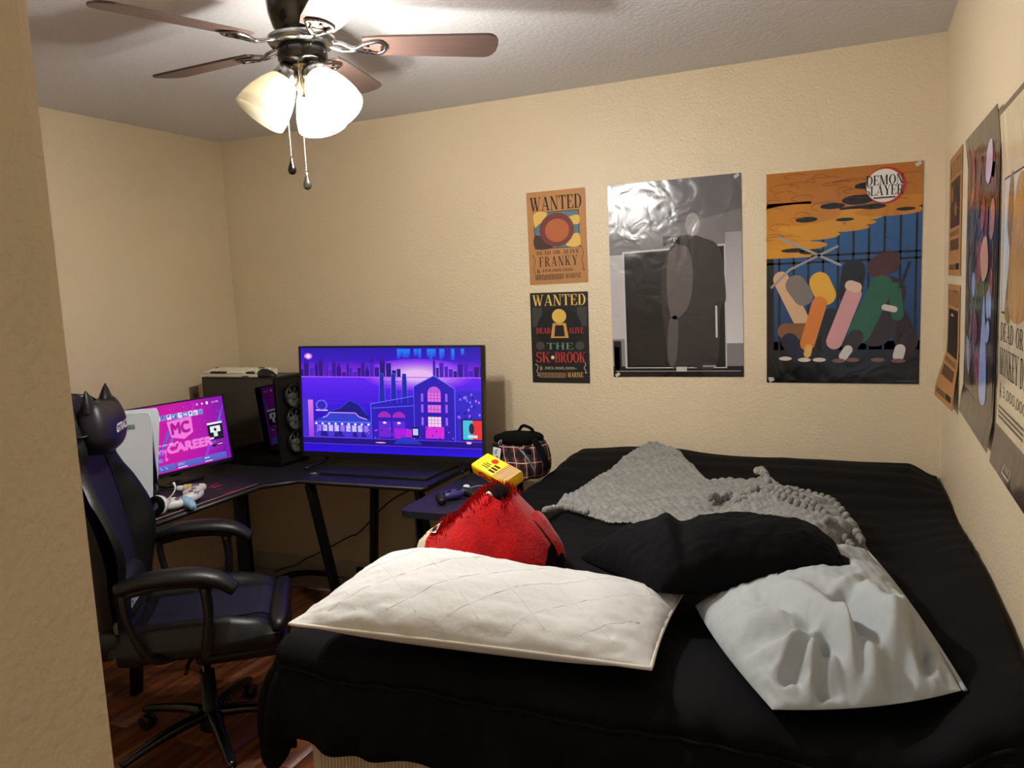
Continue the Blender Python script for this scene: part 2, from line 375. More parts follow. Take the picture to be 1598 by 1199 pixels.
class Paint:
    DZ = 0.00008
    def __init__(s, w, h): s.w, s.h = w, h; s.q = []; s.lay = 0; s.clip = True
    def up(s): s.lay += 1; return s
    def poly(s, pts, col, cols=None): s.q.append((pts, [lin(c) for c in cols] if cols else [lin(col)]*len(pts), s.lay)); return s
    def rect(s, x0, y0, x1, y1, col, nx=1, ny=1, top=None):
        """top: colour at y1 for a vertical ink gradient"""
        cb, ct = lin(col), lin(top or col)
        mixc = lambda k: tuple(cb[i]+(ct[i]-cb[i])*k for i in range(4))
        for j in range(ny):
            for i in range(nx):
                xa, xb = x0+(x1-x0)*i/nx, x0+(x1-x0)*(i+1)/nx; ya, yb = y0+(y1-y0)*j/ny, y0+(y1-y0)*(j+1)/ny
                s.q.append(([(xa, ya), (xb, ya), (xb, yb), (xa, yb)], [mixc(j/ny)]*2+[mixc((j+1)/ny)]*2, s.lay))
        return s
    def ell(s, cx, cy, rx, ry, col, n=20, rot=0.0):
        c, q = math.cos(rot), math.sin(rot)
        return s.poly([(cx+rx*math.cos(2*PI*i/n)*c-ry*math.sin(2*PI*i/n)*q, cy+rx*math.cos(2*PI*i/n)*q+ry*math.sin(2*PI*i/n)*c) for i in range(n)], col)
    def line(s, pts, w, col):
        for (x0, y0), (x1, y1) in zip(pts[:-1], pts[1:]):
            d = math.hypot(x1-x0, y1-y0) or 1; nx, ny = -(y1-y0)/d*w/2, (x1-x0)/d*w/2
            s.poly([(x0-nx, y0-ny), (x1-nx, y1-ny), (x1+nx, y1+ny), (x0+nx, y0+ny)], col)
        return s
    def frame(s, x0, y0, x1, y1, w, col): return s.line([(x0, y0), (x1, y0), (x1, y1), (x0, y1), (x0, y0)], w, col)
    def blob(s, pts, col, n=5):
        P = [Vector((x, y, 0)) for x, y in pts]; m = len(P); out = []
        for i in range(m):
            p0, p1, p2, p3 = P[i-1], P[i], P[(i+1) % m], P[(i+2) % m]
            for k in range(n):
                t = k/n; v = 0.5*((2*p1)+(p2-p0)*t+(2*p0-5*p1+4*p2-p3)*t*t+(3*p1-p0-3*p2+p3)*t**3); out.append((v.x, v.y))
        return s.poly(out, col)
    def text(s, t, x0, y0, x1, y1, col, shear=0.0, bold=0.0):
        vs, fs = text_polys(t)
        if bold:
            for dx, dy in ((-bold, 0), (bold, 0), (0, bold), (0, -bold), (bold, bold), (-bold, -bold)): s.text(t, x0+dx, y0+dy, x1+dx, y1+dy, col, shear)
        for f in fs: s.poly([(x0+(x1-x0)*vs[i][0]+shear*(vs[i][1])*(y1-y0), y0+(y1-y0)*vs[i][1]) for i in f], col)
        return s
    def serif(s, t, x0, y0, x1, y1, col, gap=0.07):
        tot = sum(GL[c][0]+gap for c in t)-gap; k = (x1-x0)/tot; x = 0
        for c in t:
            for pl in GL[c][1]: s.poly([(x0+(x+a)*k, y0+b*(y1-y0)) for a, b in pl], col)
            x += GL[c][0]+gap
        return s
    def build(s, name, m, parent, T, warp=None, off=0.0006):
        me = bpy.data.meshes.new(name); vs = []; fs = []; cs = []
        for pts, cols, l in s.q:
            o = len(vs)
            for x, y in pts:
                if s.clip: x, y = max(0, min(s.w, x)), max(0, min(s.h, y))
                z = off+l*s.DZ
                if warp: wx, wy, wz = warp(x, y); vs.append(T @ Vector((wx, wy, wz+z)))
                else: vs.append(T @ Vector((x, y, z)))
            idx = list(range(o, o+len(pts)))
            A = sum(pts[i][0]*pts[(i+1) % len(pts)][1]-pts[(i+1) % len(pts)][0]*pts[i][1] for i in range(len(pts)))
            cl = list(cols)
            if A < 0: idx.reverse(); cl.reverse()
            fs.append(idx); cs.extend(cl)
        me.from_pydata([tuple(v) for v in vs], [], fs)
        at = me.color_attributes.new('ink', 'FLOAT_COLOR', 'CORNER')
        flat = [c for q in cs for c in q]; at.data.foreach_set('color', flat)
        me.materials.append(MT[m]); me.update()
        o = bpy.data.objects.new(name, me); COL.objects.link(o); o.parent = parent
        return o

#==STRUCTURE==
# ------------------------------------------------------------------ the room
XL, XR, YB, CZ, YF0 = -3.2813, 0.283, 3.5515, 2.44, 0.40
HX0, HY0 = -1.4, -1.3                        # hall the photographer stands in
def slab(x0, x1, y0, y1, z0, z1): return MB().box((x1-x0, y1-y0, z1-z0), ((x0+x1)/2, (y0+y1)/2, (z0+z1)/2))
fl = struct('floor', slab(XL-.1, XR+.1, HY0-.1, YB+.1, -.12, -.012), 'floor', 'reddish brown wood plank floor')
pw, plen = 0.128, 1.22
pm = MB().box((pw-.0025, plen-.0025, .012), (0, 0, -.006), bev=.0012, seg=1).build('plank', 'floor', fl).data
bpy.data.objects.remove(bpy.data.objects['plank'])
ix = 0; x = XL+pw/2
while x < XR:
    y = HY0-.6+(ix % 3)*plen/3
    while y < 3.36:
        if x < -1.0 and y+plen/2 > 1.0:
            y1 = min(y+plen/2, 3.36); y0 = y-plen/2
            o = bpy.data.objects.new('plank', pm); COL.objects.link(o); o.parent = fl
            o.location = (x, (y0+y1)/2, 0); o.scale = (1, (y1-y0)/plen, 1)
        y += plen
    x += pw; ix += 1
struct('trim_1', slab(XL, -1.0, 3.362, YB-.014, -.012, -.002), 'pale', 'bare pale strip of floor along the back wall under the desk')
struct('wall_back', slab(XL-.1, XR+.1, YB, YB+.1, -.1, CZ+.1), 'wall', 'cream textured wall behind the desk and bed')
struct('wall_left', slab(XL-.1, XL, YF0-.2, YB, -.1, CZ+.1), 'wall', 'cream textured wall beside the desk')
struct('wall_right', slab(XR, XR+.1, HY0, YB, -.1, CZ+.1), 'wall', 'cream wall along the bed with posters')
struct('ceiling', slab(XL-.1, XR+.1, HY0-.1, YB+.1, CZ, CZ+.1), 'ceil', 'white textured ceiling')
# front wall ends in a rounded corner at the opening on the left of the photo
JX = -.5235
w = MB().prism([(XL, .24), (JX-.012, .24), (JX-.003, .243), (JX, .252), (JX, YF0-.012), (JX-.003, YF0-.003), (JX-.012, YF0), (XL, YF0)], -.1, CZ+.05)
struct('wall_front', w, 'wall', 'near wall end at the left edge with rounded corner')
struct('wall_hall_left', slab(HX0-.1, HX0, HY0, .24, -.1, CZ+.1), 'wall')
struct('baseboard_back', MB().box((XR-XL, .013, .095), ((XR+XL)/2, YB-.0065, .0475), bev=.003), 'base', 'low painted baseboard under the desk')
struct('baseboard_left', MB().box((.013, YB-YF0, .095), (XL+.0065, (YB+YF0)/2, .0475), bev=.003), 'base')

# ------------------------------------------------------------------ ceiling fan with its light kit
def build_fan():
    hub = Vector((-1.47, 1.95, 0)); zb = 2.275
    t = thing('ceiling_fan', 'dark nickel ceiling fan with five brown blades and three glass shades', 'ceiling fan', (hub.x, hub.y, CZ))
    L = lambda z: z-CZ
    MB().lathe([(1e-4, 0), (.088, 0), (.092, -.01), (.092, -.04), (.088, -.08), (.076, -.118), (.062, -.136), (.06, -.14), (1e-4, -.14)], 40).build('motor_housing', 'darkchrome', t)
    MB().lathe([(1e-4, L(2.302)), (.082, L(2.302)), (.094, L(2.295)), (.096, L(2.283)), (.088, L(2.272)), (1e-4, L(2.270))], 40).build('flywheel', 'chrome', t)
    MB().lathe([(1e-4, L(2.272)), (.066, L(2.272)), (.07, L(2.266)), (.07, L(2.232)), (.062, L(2.224)), (.045, L(2.218)), (1e-4, L(2.217))], 40).build('switch_housing', 'darkchrome', t)
    MB().lathe([(1e-4, L(2.22)), (.04, L(2.22)), (.04, L(2.21)), (.026, L(2.204)), (.03, L(2.185)), (.033, L(2.165)), (.024, L(2.15)), (.018, L(2.135)), (1e-4, L(2.13))], 28).build('fitter', 'brass', t)
    for k in range(5):
        a = math.radians(33+72*k); M = RZ(a) @ RX(math.radians(-11))
        ri, ro = .17, .565
        def outline():
            pts = [(ri, -.045), (ri+.05, -.053), (ro-.05, -.066)]
            for i in range(9):
                w = -PI/2+PI*i/8; pts.append((ro-.035+.035*math.cos(w), .058*math.sin(w)+(.008 if w > 0 else -.008)))
            return pts+[(ro-.05, .066), (ri+.05, .053), (ri, .045)]
        z0 = L(zb)
        b = MB().prism(outline(), -.003, .003).build('blade', 'blade', t, (0, 0, z0)); b.matrix_local = TR(0, 0, z0) @ M
        m = MB()
        m.tube([(.075, -.012, .004), (.11, -.02, -.004), (.145, -.006, -.012), (.175, -.022, -.009), (.215, -.034, -.007), (.235, -.012, -.007)], [.008, .007, .008, .007, .007, .006], 8, smoothn=5, flat=.7)
        m.tube([(.075, .012, .004), (.11, .02, -.004), (.145, .006, -.012), (.175, .022, -.009), (.215, .034, -.007), (.235, .012, -.007), (.235, -.012, -.007)], [.008, .007, .008, .007, .007, .006, .006], 8, smoothn=5, flat=.7)
        for sx, sy in ((.185, .02), (.185, -.02), (.225, 0)): m.cyl(.005, -.014, -.004, 8, TR(sx, sy, 0))
        o = m.build('blade_iron', 'chrome', t); o.matrix_local = TR(0, 0, z0) @ M
    # three tilted alabaster shades; the one on the left is unlit
    for az, lit in ((227, False), (347, True), (107, True)):
        a = math.radians(az); tilt = math.radians(37)
        M = TR(.03*math.cos(a), .03*math.sin(a), L(2.212)) @ RZ(a) @ RY(-tilt)
        s0 = -.018
        MB().lathe([(1e-4, .004), (.02, .004), (.026, -.005), (.036, -.016), (.038, -.046), (.034, -.05), (.001, -.05)], 28).build('shade_cup', 'chrome', t).matrix_local = M
        pr = [(.034, -.04), (.044, -.055), (.056, -.08), (.066, -.11), (.073, -.142), (.075, -.17), (.072, -.172), (.070, -.142), (.063, -.11), (.053, -.08), (.041, -.057), (.031, -.042)]
        MB().lathe(pr, 36).build('shade', 'shade_lit' if lit else 'shade_off', t).matrix_local = M
        b = MB().ell((0, 0, -.105), (.026, .026, .036), nu=16, nv=10); b.cyl(.013, -.078, -.045, 12)
        b = b.build('bulb', 'bulb_on' if lit else 'bulb_off', t); b.matrix_local = M
        if lit:
            ld = bpy.data.lights.new('bulb_light', 'POINT'); ld.energy = LAMP_W*(1.4 if az == 347 else .55); ld.color = (1.0, .98, .95); ld.shadow_soft_size = .03
            lo = bpy.data.objects.new('bulb_light', ld); COL.objects.link(lo); lo.parent = t; lo.matrix_local = M @ TR(0, 0, -.158)
    for (dx, dy, z1, z2, drop) in ((-.045, -.03, 2.225, 1.965, 'dark'), (.016, -.045, 2.22, 1.915, 'clear')):
        m = MB(); n = int((z1-z2)/.0055)
        for i in range(n): m.ell((dx, dy, L(z1-(z1-z2)*i/n)), (.0021, .0021, .0026), nu=6, nv=4)
        c = m.build('pull_chain', 'chrome', t)
        MB().lathe([(1e-4, 0), (.003, -.002), (.004, -.012), (.011, -.03), (.0125, -.038), (.009, -.047), (1e-4, -.05)], 14, TR(dx, dy, L(z2))).build('pendant', 'darkchrome' if drop == 'dark' else 'chrome', c)
build_fan()

# ------------------------------------------------------------------ bed: base, mattress, comforter
BXL, BYF, BTOP = -1.275, 1.52, 0.735
BBX = -1.315
bb = thing('bed_base', 'cream knit covered box spring under the black comforter', 'box spring', ((BBX+XR)/2, 2.53, 0))
bw = XR-.02-BBX
MB().box((bw, 1.99, .40), (0, 0, .30), bev=.025, seg=3).build('box_body', 'box', bb)
m = MB()
for i in range(150):
    m.box((.0035, .004, .36), (-bw/2+.04+i*(bw-.08)/149, -.996, .29))
m.build('knit_rib', 'boxrib', bb)
MB().tube([(-bw/2, -.985, .49), (bw/2, -.985, .49)], .006).build('piping', 'box', bb)
for sx in (-1, 1):
    for sy in (-1, 1): MB().cyl(.03, 0, .11, 14, TR(sx*(bw/2-.1), sy*.88, 0)).build('leg', 'blackp', bb)
MB().box((bw-.16, 1.93, .17), (.04, 0, .59), bev=.05, seg=4).build('mattress', 'box', bb)

def bed_z(x, y):
    z = BTOP + .006*nz(x*2.3, y*2.3) + .0025*nz(x*9, y*14, 3)
    z += .045*sstep(2.9, 3.45, y)                                   # fuller towards the back wall
    z += .03*math.exp(-((x+.95)/.3)**2)*sstep(3.0, 3.5, y)
    z += .10*sstep(.06, .26, x)*sstep(3.35, 1.8, y)                 # bunched up against the right wall
    z -= .05*sstep(.16, .27, x)*sstep(3.0, 3.5, y)
    return z
def pull(p): p.x += .08*sstep(2.7, 3.35, p.y)*sstep(-.5, -1.25, p.x); return p
def comforter_pt(s, q):
    a, b = BXL-s, BYF-q; ap, bp = max(a, 0.0), max(b, 0.0); d = math.hypot(ap, bp)
    bx, by = max(s, BXL), max(q, BYF)
    z = bed_z(bx, by)+.012*nz(bx*5+1, by*4, 6)*sstep(2.0, 1.55, by); r = .085
    # soft crease lines across the top
    z += .0022*math.sin(by*46+2.5*nz(bx*1.5, by*1.1, 8))*sstep(1.9, 2.7, by)
    if d < 1e-6: return pull(Vector((bx, by, z)))
    if d < r*PI/2: an = d/r; out = r*math.sin(an); drop = r*(1-math.cos(an))
    else: out = r+.06*(d-r*PI/2); drop = r+(d-r*PI/2)*.985
    dx, dy = ap/d, bp/d; ang = math.atan2(dy, dx); fold = sstep(.06, .32, d)
    along = bx*1.0-by*1.0
    corner = sstep(.04, .3, min(ap, bp)/max(d, 1e-5))
    out += fold*(.022*nz(along*6, d*3, 1)+.012*math.sin(along*31+4*nz(along*3, 0, 5)+d*9))+.006*math.sin(along*62+6*nz(along*5, d*4, 2))*math.exp(-((d-.14)/.07)**2)+corner*fold*.035*math.cos(ang*10)
    out -= .012*math.exp(-((d-.115)/.018)**2)                        # pulled in along the piping
    drop += fold*.012*nz(along*3.3, 1, 9)
    return pull(Vector((bx-dx*out, by-dy*out, z-drop)))
SX0, SY0 = BXL-.30, BYF-.285
m = MB(); NX, NY = 190, 210
m.grid(lambda u, v: comforter_pt(SX0+(XR-.014-SX0)*u, SY0+(YB-.012-SY0)*v), NX, NY)
cf = tag(m.build('comforter', 'comf'), 'black comforter spread over the bed and hanging over its foot', 'comforter')
so = cf.modifiers.new('thick', 'SOLIDIFY'); so.thickness = .02; so.offset = -1
pts = [comforter_pt(BXL-.115, 3.4-i*(3.4-BYF)/40)+Vector((-.002, 0, .002)) for i in range(41)]
pts += [comforter_pt(BXL-.115*math.cos(k*PI/16), BYF-.115*math.sin(k*PI/16)) for k in range(1, 8)]
pts += [comforter_pt(BXL+i*(XR-.03-BXL)/50, BYF-.115)+Vector((0, -.002, .002)) for i in range(51)]
MB().tube(pts, .0055, 6).build('piping', 'comfpipe', cf)

# ------------------------------------------------------------------ pillows
def pillow(name, label, cat, corners, tup, tdn, m_, seed=0, wr=.010, conc=.05, extra=None, ex=3.0, pw_=.6, n=64, top=None):
    """corners near-left, near-right, far-right, far-left: points of the seam"""
    A, B, C, D = [Vector(c) for c in corners]
    def seam(u, v):
        uu = u*(1-conc*(1-v*v)); vv = v*(1-conc*1.4*(1-u*u))
        a, b = (uu+1)/2, (vv+1)/2
        return A*(1-a)*(1-b)+B*a*(1-b)+C*a*b+D*(1-a)*b
    def P(u, v): return max(0.0, (1-abs(u)**ex)*(1-abs(v)**ex))**pw_
    def topf(u, v):
        p = seam(u, v); h = P(u, v)
        edge = (1-h)*min(1, h*6)
        z = tup*h*(1+(top(u, v) if top else 0))
        z += wr*(nz(u*3+seed, v*2.2)*h + .9*edge*nz(u*9+seed, v*9, 2) + .35*nz(u*14+seed, v*11, 5)*min(1, h*4))
        if extra: z += extra(u, v)*min(1, h*3)
        q = Vector((p.x, p.y, p.z+z)); return q
    def botf(u, v):
        p = seam(u, v); z = p.z-tdn*P(u, v)
        return Vector((p.x, p.y, z))
    cosm = lambda t: math.copysign(1-(1-abs(2*t-1))**1.6, 2*t-1)
    mb = MB(); mb.grid(lambda a, b: topf(cosm(a), cosm(b)), n, n); mb.grid(lambda a, b: botf(cosm(1-a), cosm(b)), n//2, n//2)
    o = mb.build(name, m_); tag(o, label, cat)
    o['_'] = 0; del o['_']
    return o, seam, topf
E3 = lambda x, y, z: PX(x, y, 2, z)
wp, seam, topf = pillow('white_pillow', 'long white quilted pillow at the foot of the bed', 'pillow',
    [E3(452, 974, .815), E3(1016, 1044, .79), E3(1068, 923, .79), E3(588, 884, .835)], .085, .055, 'whitepil', seed=3, wr=.010, conc=.025, ex=3.0, pw_=.6,
    top=lambda u, v: .45*math.exp(-((u+.6)/.38)**2)*sstep(-.9, .5, v)-.12*sstep(-.1, .5, u))
def quilt(line):
    return MB().tube([topf(u, v)+Vector((0, 0, -.0002)) for u, v in line], .0009, 5)
for k in range(-3, 6):
    for sgn in (1, -1):
        ln = []
        for i in range(41):
            v = -.86+i*.0425; u = (k-1)*.36+sgn*(v)*.52
            if abs(u) < .9: ln.append((u, v))
        if len(ln) > 6: quilt(ln).build('quilting_stitch', 'thread', wp)
rim = [seam(-1+2*i/40, -1) for i in range(41)]+[seam(1, -1+2*i/24) for i in range(1, 25)]+[seam(1-2*i/40, 1) for i in range(1, 41)]+[seam(-1, 1-2*i/24) for i in range(1, 24)]
MB().tube(rim, .0045, 6, closed=True).build('piping', 'whitepipe', wp)

def gfold(u, v):
    z = 0
    for (u0, v0, du, dv, amp, wd_) in ((-.75, -.55, .6, -.3, .026, .09), (-.3, .15, .4, -1.0, .028, .13), (.40, -.10, .15, -.8, .030, .14), (.05, -.95, .7, .5, .030, .11), (-.8, -.1, .45, -.3, .02, .11), (.3, .55, .6, .15, .012, .1), (-.2, .75, .9, -.05, .010, .07), (-.85, -.75, .5, .2, .022, .05), (-.6, -.95, .35, .45, .022, .05), (-.1, -.9, .2, .6, .020, .055), (.55, -.9, .25, .7, .018, .06), (.0, -.2, .5, .25, .012, .06)):
        L = math.hypot(du, dv); t = ((u-u0)*du+(v-v0)*dv)/L/L; k = ((u-u0)*dv-(v-v0)*du)/L
        if -.2 < t < 1.2: z += amp*math.exp(-(k/wd_)**2)*sstep(-.2, .2, t)*sstep(1.2, .8, t)-amp*.8*math.exp(-((k-wd_*1.9)/wd_)**2)*sstep(-.2, .2, t)*sstep(1.2, .8, t)
    return z
gp, gseam, gtop = pillow('grey_pillow', 'rumpled pale grey pillow at the right of the bed foot', 'pillow',
    [E3(1205, 1108, .755), E3(1500, 1078, .80), E3(1350, 862, .80), E3(1085, 945, .775)], .10, .03, 'greypil', seed=11, wr=.010, conc=-.05, extra=gfold, ex=2.8, n=110)
gh = [gseam(1-.002, -1+2*i/30)+Vector((.006, 0, .002)) for i in range(31)]
MB().tube(gh, .005, 6, flat=.6).build('hem', 'greypil', gp)
bp_, bseam, btop = pillow('black_pillow', 'black pillow leaning between the white and the grey pillow', 'pillow',
    [E3(1032, 924, .835), E3(1326, 900, .86), E3(1290, 850, .83), E3(905, 872, .80)],   .118, .035, 'blackpil', seed=23, wr=.014, conc=.0, ex=3.0, pw_=.44, n=72,
    top=lambda u, v: .08*math.exp(-((u+.1)/.7)**2)+.12*math.exp(-((u+.62)/.3)**2)-.1*sstep(.8, .98, u)+.10*math.exp(-((u+.55-.3*v)/.07)**2)-.12*math.exp(-((u+.40-.3*v)/.08)**2))

q = [E3(1235, 846, .875), E3(1323, 880, .87), E3(1325, 906, .855), E3(1210, 918, .855)]
def flap(u, v):
    a = q[0].lerp(q[1], u); b = q[3].lerp(q[2], u); p = a.lerp(b, v); return p+Vector((0, 0, .012*math.sin(v*PI)*(1-.4*u)+.004*math.sin(u*9)))
fo = MB().grid(flap, 14, 12).build('case_flap', 'blackpil', bp_); fm = fo.modifiers.new('thick', 'SOLIDIFY'); fm.thickness = .012
# ------------------------------------------------------------------ grey ribbed blanket
def inpoly(x, y, P):
    c = False
    for i in range(len(P)):
        (x0, y0), (x1, y1) = P[i-1], P[i]
        if (y0 > y) != (y1 > y) and x < (x1-x0)*(y-y0)/(y1-y0)+x0: c = not c
    return c
def edged(x, y, P):
    d = 9
    for i in range(len(P)):
        (x0, y0), (x1, y1) = P[i-1], P[i]; L = (x1-x0)**2+(y1-y0)**2
        t = max(0, min(1, ((x-x0)*(x1-x0)+(y-y0)*(y1-y0))/L)); d = min(d, math.hypot(x-x0-t*(x1-x0), y-y0-t*(y1-y0)))
    return d
BPX = [(843, 792), (880, 768), (935, 744), (985, 722), (1020, 712), (1062, 720), (1112, 752), (1160, 752), (1205, 748), (1255, 778), (1312, 802), (1335, 832), (1360, 850), (1318, 856), (1275, 858), (1220, 850), (1150, 850), (1060, 850), (990, 838), (965, 826), (985, 806), (950, 806), (905, 792), (868, 778)]
BP = [tuple(PX(x, y, 2, .765)[:2]) for x, y in BPX]
pk = PX(1190, 790, 2, .79); pk2 = PX(1275, 820, 2, .79); hol = PX(1140, 785, 2, .78)
def blanket_h(x, y):
    d = edged(x, y, BP); e = sstep(0, .035, d)
    h = .014*e + .006*e
    bun = math.exp(-(((x-pk.x)/.11)**2+((y-pk.y)/.17)**2)); bun2 = math.exp(-(((x-pk2.x)/.14)**2+((y-pk2.y)/.20)**2))
    hl = math.exp(-(((x-hol.x)/.075)**2+((y-hol.y)/.09)**2))
    big = min(1, bun+bun2)
    ridge = abs(nz(x*7+3, y*5, 1)); r2 = 1-abs(nz(x*5+9, y*8, 4))*2
    h += e*(.080*bun+.062*bun2-.060*hl)
    h += e*(.035*r2*big + .008*nz(x*9, y*9, 2))
    h += e*(1-big)*.010*(1-abs(math.sin((x*.55-y*.83)*PI/.16+2.2*nz(x*3, y*3, 12))))**2
    # ribs: rows of puffs, swinging with the folds
    dirx = .8*x+.55*y+.06*nz(x*4, y*4, 7)*(1+2*big)
    rib = abs(math.sin(dirx*PI/.027)); cross = abs(math.sin((.6*x-.8*y)*PI/.03+2*nz(x*5, y*5, 3)))
    h += e*(.0105+.010*big)*(rib**.6)*(1-.55*big+.55*big*cross**.6)
    return h
m = MB(); st = .0058
x0 = min(p[0] for p in BP); x1 = max(p[0] for p in BP); y0 = min(p[1] for p in BP); y1 = max(p[1] for p in BP)
nxx, nyy = int((x1-x0)/st)+1, int((y1-y0)/st)+1; idx = {}
vs = []; fs = []
for j in range(nyy+1):
    for i in range(nxx+1):
        x, y = x0+i*st, y0+j*st
        if inpoly(x, y, BP): idx[i, j] = len(vs); vs.append((x, y, bed_z(x, y)+.004+blanket_h(x, y)))
for j in range(nyy):
    for i in range(nxx):
        k = [(i, j), (i+1, j), (i+1, j+1), (i, j+1)]
        if all(q in idx for q in k): fs.append([idx[q] for q in k])
m.add(vs, fs, smooth=True)
bl = tag(m.build('blanket', 'blanket'), 'grey ribbed plush blanket crumpled on the far half of the bed', 'blanket')
# rolled hems that stand up around the hollow
hm = []
for i in range(15):
    a = 2.7-i*.21; x, y = hol.x+.085*math.cos(a), hol.y+.10*math.sin(a); hm.append((x, y, bed_z(x, y)+.045+.01*math.sin(i*2.1)))
def beads(path, r, n):
    P = catmull([Vector(p) for p in path], 8); mb = MB(); L = len(P)
    for k in range(n):
        p = P[int(k*(L-1)/(n-1))]; mb.ell(p, (r*random.uniform(.85, 1.1), r*random.uniform(.85, 1.1), r*random.uniform(.9, 1.3)), nu=10, nv=6)
    return mb
beads(hm, .013, 40).build('rolled_hem', 'blanket', bl)
for (a, b_, c, n) in (((1060, 838), (1180, 822), (1275, 852), 34), ((1200, 800), (1270, 815), (1330, 845), 30), ((1230, 790), (1300, 806), (1345, 848), 30), ((1170, 835), (1240, 842), (1300, 856), 26), ((1130, 812), (1200, 822), (1262, 842), 30), ((1150, 800), (1215, 806), (1290, 838), 30), ((1215, 770), (1270, 792), (1322, 822), 28), ((1125, 785), (1150, 796), (1180, 798), 16), ((850, 790), (880, 776), (915, 790), 24)):
    pts_ = [PX(q[0], q[1], 2, .79) for q in (a, b_, c)]
    beads([(p.x, p.y, bed_z(p.x, p.y)+blanket_h(p.x, p.y)+.006) for p in pts_], .012, n).build('rolled_hem', 'blanket', bl)
q0, q1, q2 = PX(1183, 765, 2, .80), PX(1192, 775, 2, .8), PX(1208, 792, 2, .8)
beads([(q0.x, q0.y, .87), (q1.x, q1.y, .885), (q2.x, q2.y, .85), (q2.x+.03, q2.y-.05, .82)],   .015, 16).build('rolled_hem', 'blanket', bl)
#==DESKS==
# ------------------------------------------------------------------ desk in the corner and side table
DZ = .74
dk = thing('corner_desk', 'black L-shaped gaming desk in the corner with slanted metal legs', 'desk', (-2.6, 3.0, 0))
def DL(p): return Vector(p)-Vector((-2.6, 3.0, 0))
poly = [(-3.262, 2.08), (-2.475, 2.08), (-2.475, 2.74), (-2.36, 2.87), (-1.72, 2.87), (-1.70, 2.89), (-1.70, 3.5), (-3.262, 3.5)]
MB().prism([(x+2.6, y-3.0) for x, y in poly], DZ-.022, DZ).build('desk_top', 'desk', dk)
MB().tube([DL((x, y, DZ-.011)) for x, y in poly[1:6]], .0115, 8).build('edge_trim', 'blackp', dk)
def leg(a, b, w=.05, d=.028):
    a, b = DL(a), DL(b); z = (b-a).normalized(); x = Vector((1, 0, 0)); y = z.cross(x).normalized(); x = y.cross(z)
    M = Matrix(((x.x, y.x, z.x, (a.x+b.x)/2), (x.y, y.y, z.y, (a.y+b.y)/2), (x.z, y.z, z.z, (a.z+b.z)/2), (0, 0, 0, 1)))
    MB().add([M @ v for v in MB().box((d, w, (b-a).length), bev=.006).v], MB().box((d, w, 1), bev=.006).f, smooth=True).build('leg', 'blackm', dk)
leg((-2.33, 2.90, .715), (-2.30, 3.03, .02)); leg((-1.75, 2.90, .72), (-1.75, 3.03, .02))
leg((-2.33, 3.44, .72), (-2.30, 3.30, .02)); leg((-1.75, 3.44, .72), (-1.75, 3.30, .02))
leg((-2.56, 2.14, .715), (-2.66, 2.14, .02)); leg((-3.2, 2.14, .715), (-3.1, 2.14, .02)); leg((-2.53, 2.66, .72), (-2.60, 2.72, .02)); leg((-3.2, 3.4, .72), (-3.2, 3.4, .02))
for x in (-2.30, -1.75): MB().box((.035, .50, .03), DL((x, 3.165, .015)), bev=.006).build('foot_bar', 'blackm', dk)
MB().tube([DL(p) for p in (PX(432, 905, 2, .02), PX(455, 897, 2, .035), PX(485, 894, 2, .04), PX(520, 897, 2, .035))], .016, 10, smoothn=5).build('foot_bar', 'blackm', dk)
MB().box((.55, .02, .075), DL((-2.02, 3.165, .19)), bev=.004).build('cross_bar', 'blackm', dk)
tag(MB().box((.60, .30, .012), (-2.05, 3.12, DZ+.006), bev=.002).build('desk_mat', 'desk'), 'flat black mat on the desk under the television', 'desk mat')
# side table by the bed
st_ = thing('side_table', 'small dark side table with rounded corner between television and bed', 'table', (-1.545, 3.0, 0))
m = MB(); rc = .045; tx0, tx1, ty0, ty1 = -.115, .115, -.42, .44
out = []
for cx, cy, a0 in ((tx1-rc, ty0+rc, -90), (tx1-rc, ty1-rc, 0), (tx0+rc, ty1-rc, 90), (tx0+rc, ty0+rc, 180)):
    for i in range(7): a = math.radians(a0+15*i); out.append((cx+rc*math.cos(a), cy+rc*math.sin(a)))
m.prism(out, .695, .722); m.build('table_top', mat('dark navy laminate', (26, 26, 36), 0.5), st_)
for sx, sy in ((-.07, -.34), (.07, -.34), (-.07, .36), (.07, .36)): MB().cyl(.016, 0, .695, 12, TR(sx, sy, 0)).build('leg', 'blackm', st_)
# mousepad with red print
pad = thing('mousepad', 'black desk-wide mousepad with red printed marks', 'mousepad', (-2.815, 2.36, DZ))
MB().box((.66, .64, .004), (0, .055, .002), bev=.0015).build('pad', mat('black cloth pad', (17, 15, 17), 0.75), pad)
MB().tube([(.329, -.262, .004), (.329, .372, .004)], .0022, 6).build('stitched_edge', mat('pink stitching', (176, 120, 130), 0.7), pad)
p = Paint(.66, .86)
rng = random.Random(4)
for i in range(34):
    x = rng.uniform(.40, .635); y = rng.uniform(.09, .66); c = rng.choice([(190, 40, 36), (150, 26, 34), (210, 80, 50)])
    L = rng.uniform(.02, .06); a = rng.uniform(.9, 1.7)
    p.poly([(x, y), (x+.012, y+.004), (x+L*math.cos(a)+.008, y+L*math.sin(a)), (x+L*math.cos(a), y+L*math.sin(a)-.006)], c)
p.build('print', 'paper', pad, TR(-.33, -.34, .004), off=.0004)['kind'] = 'stuff'

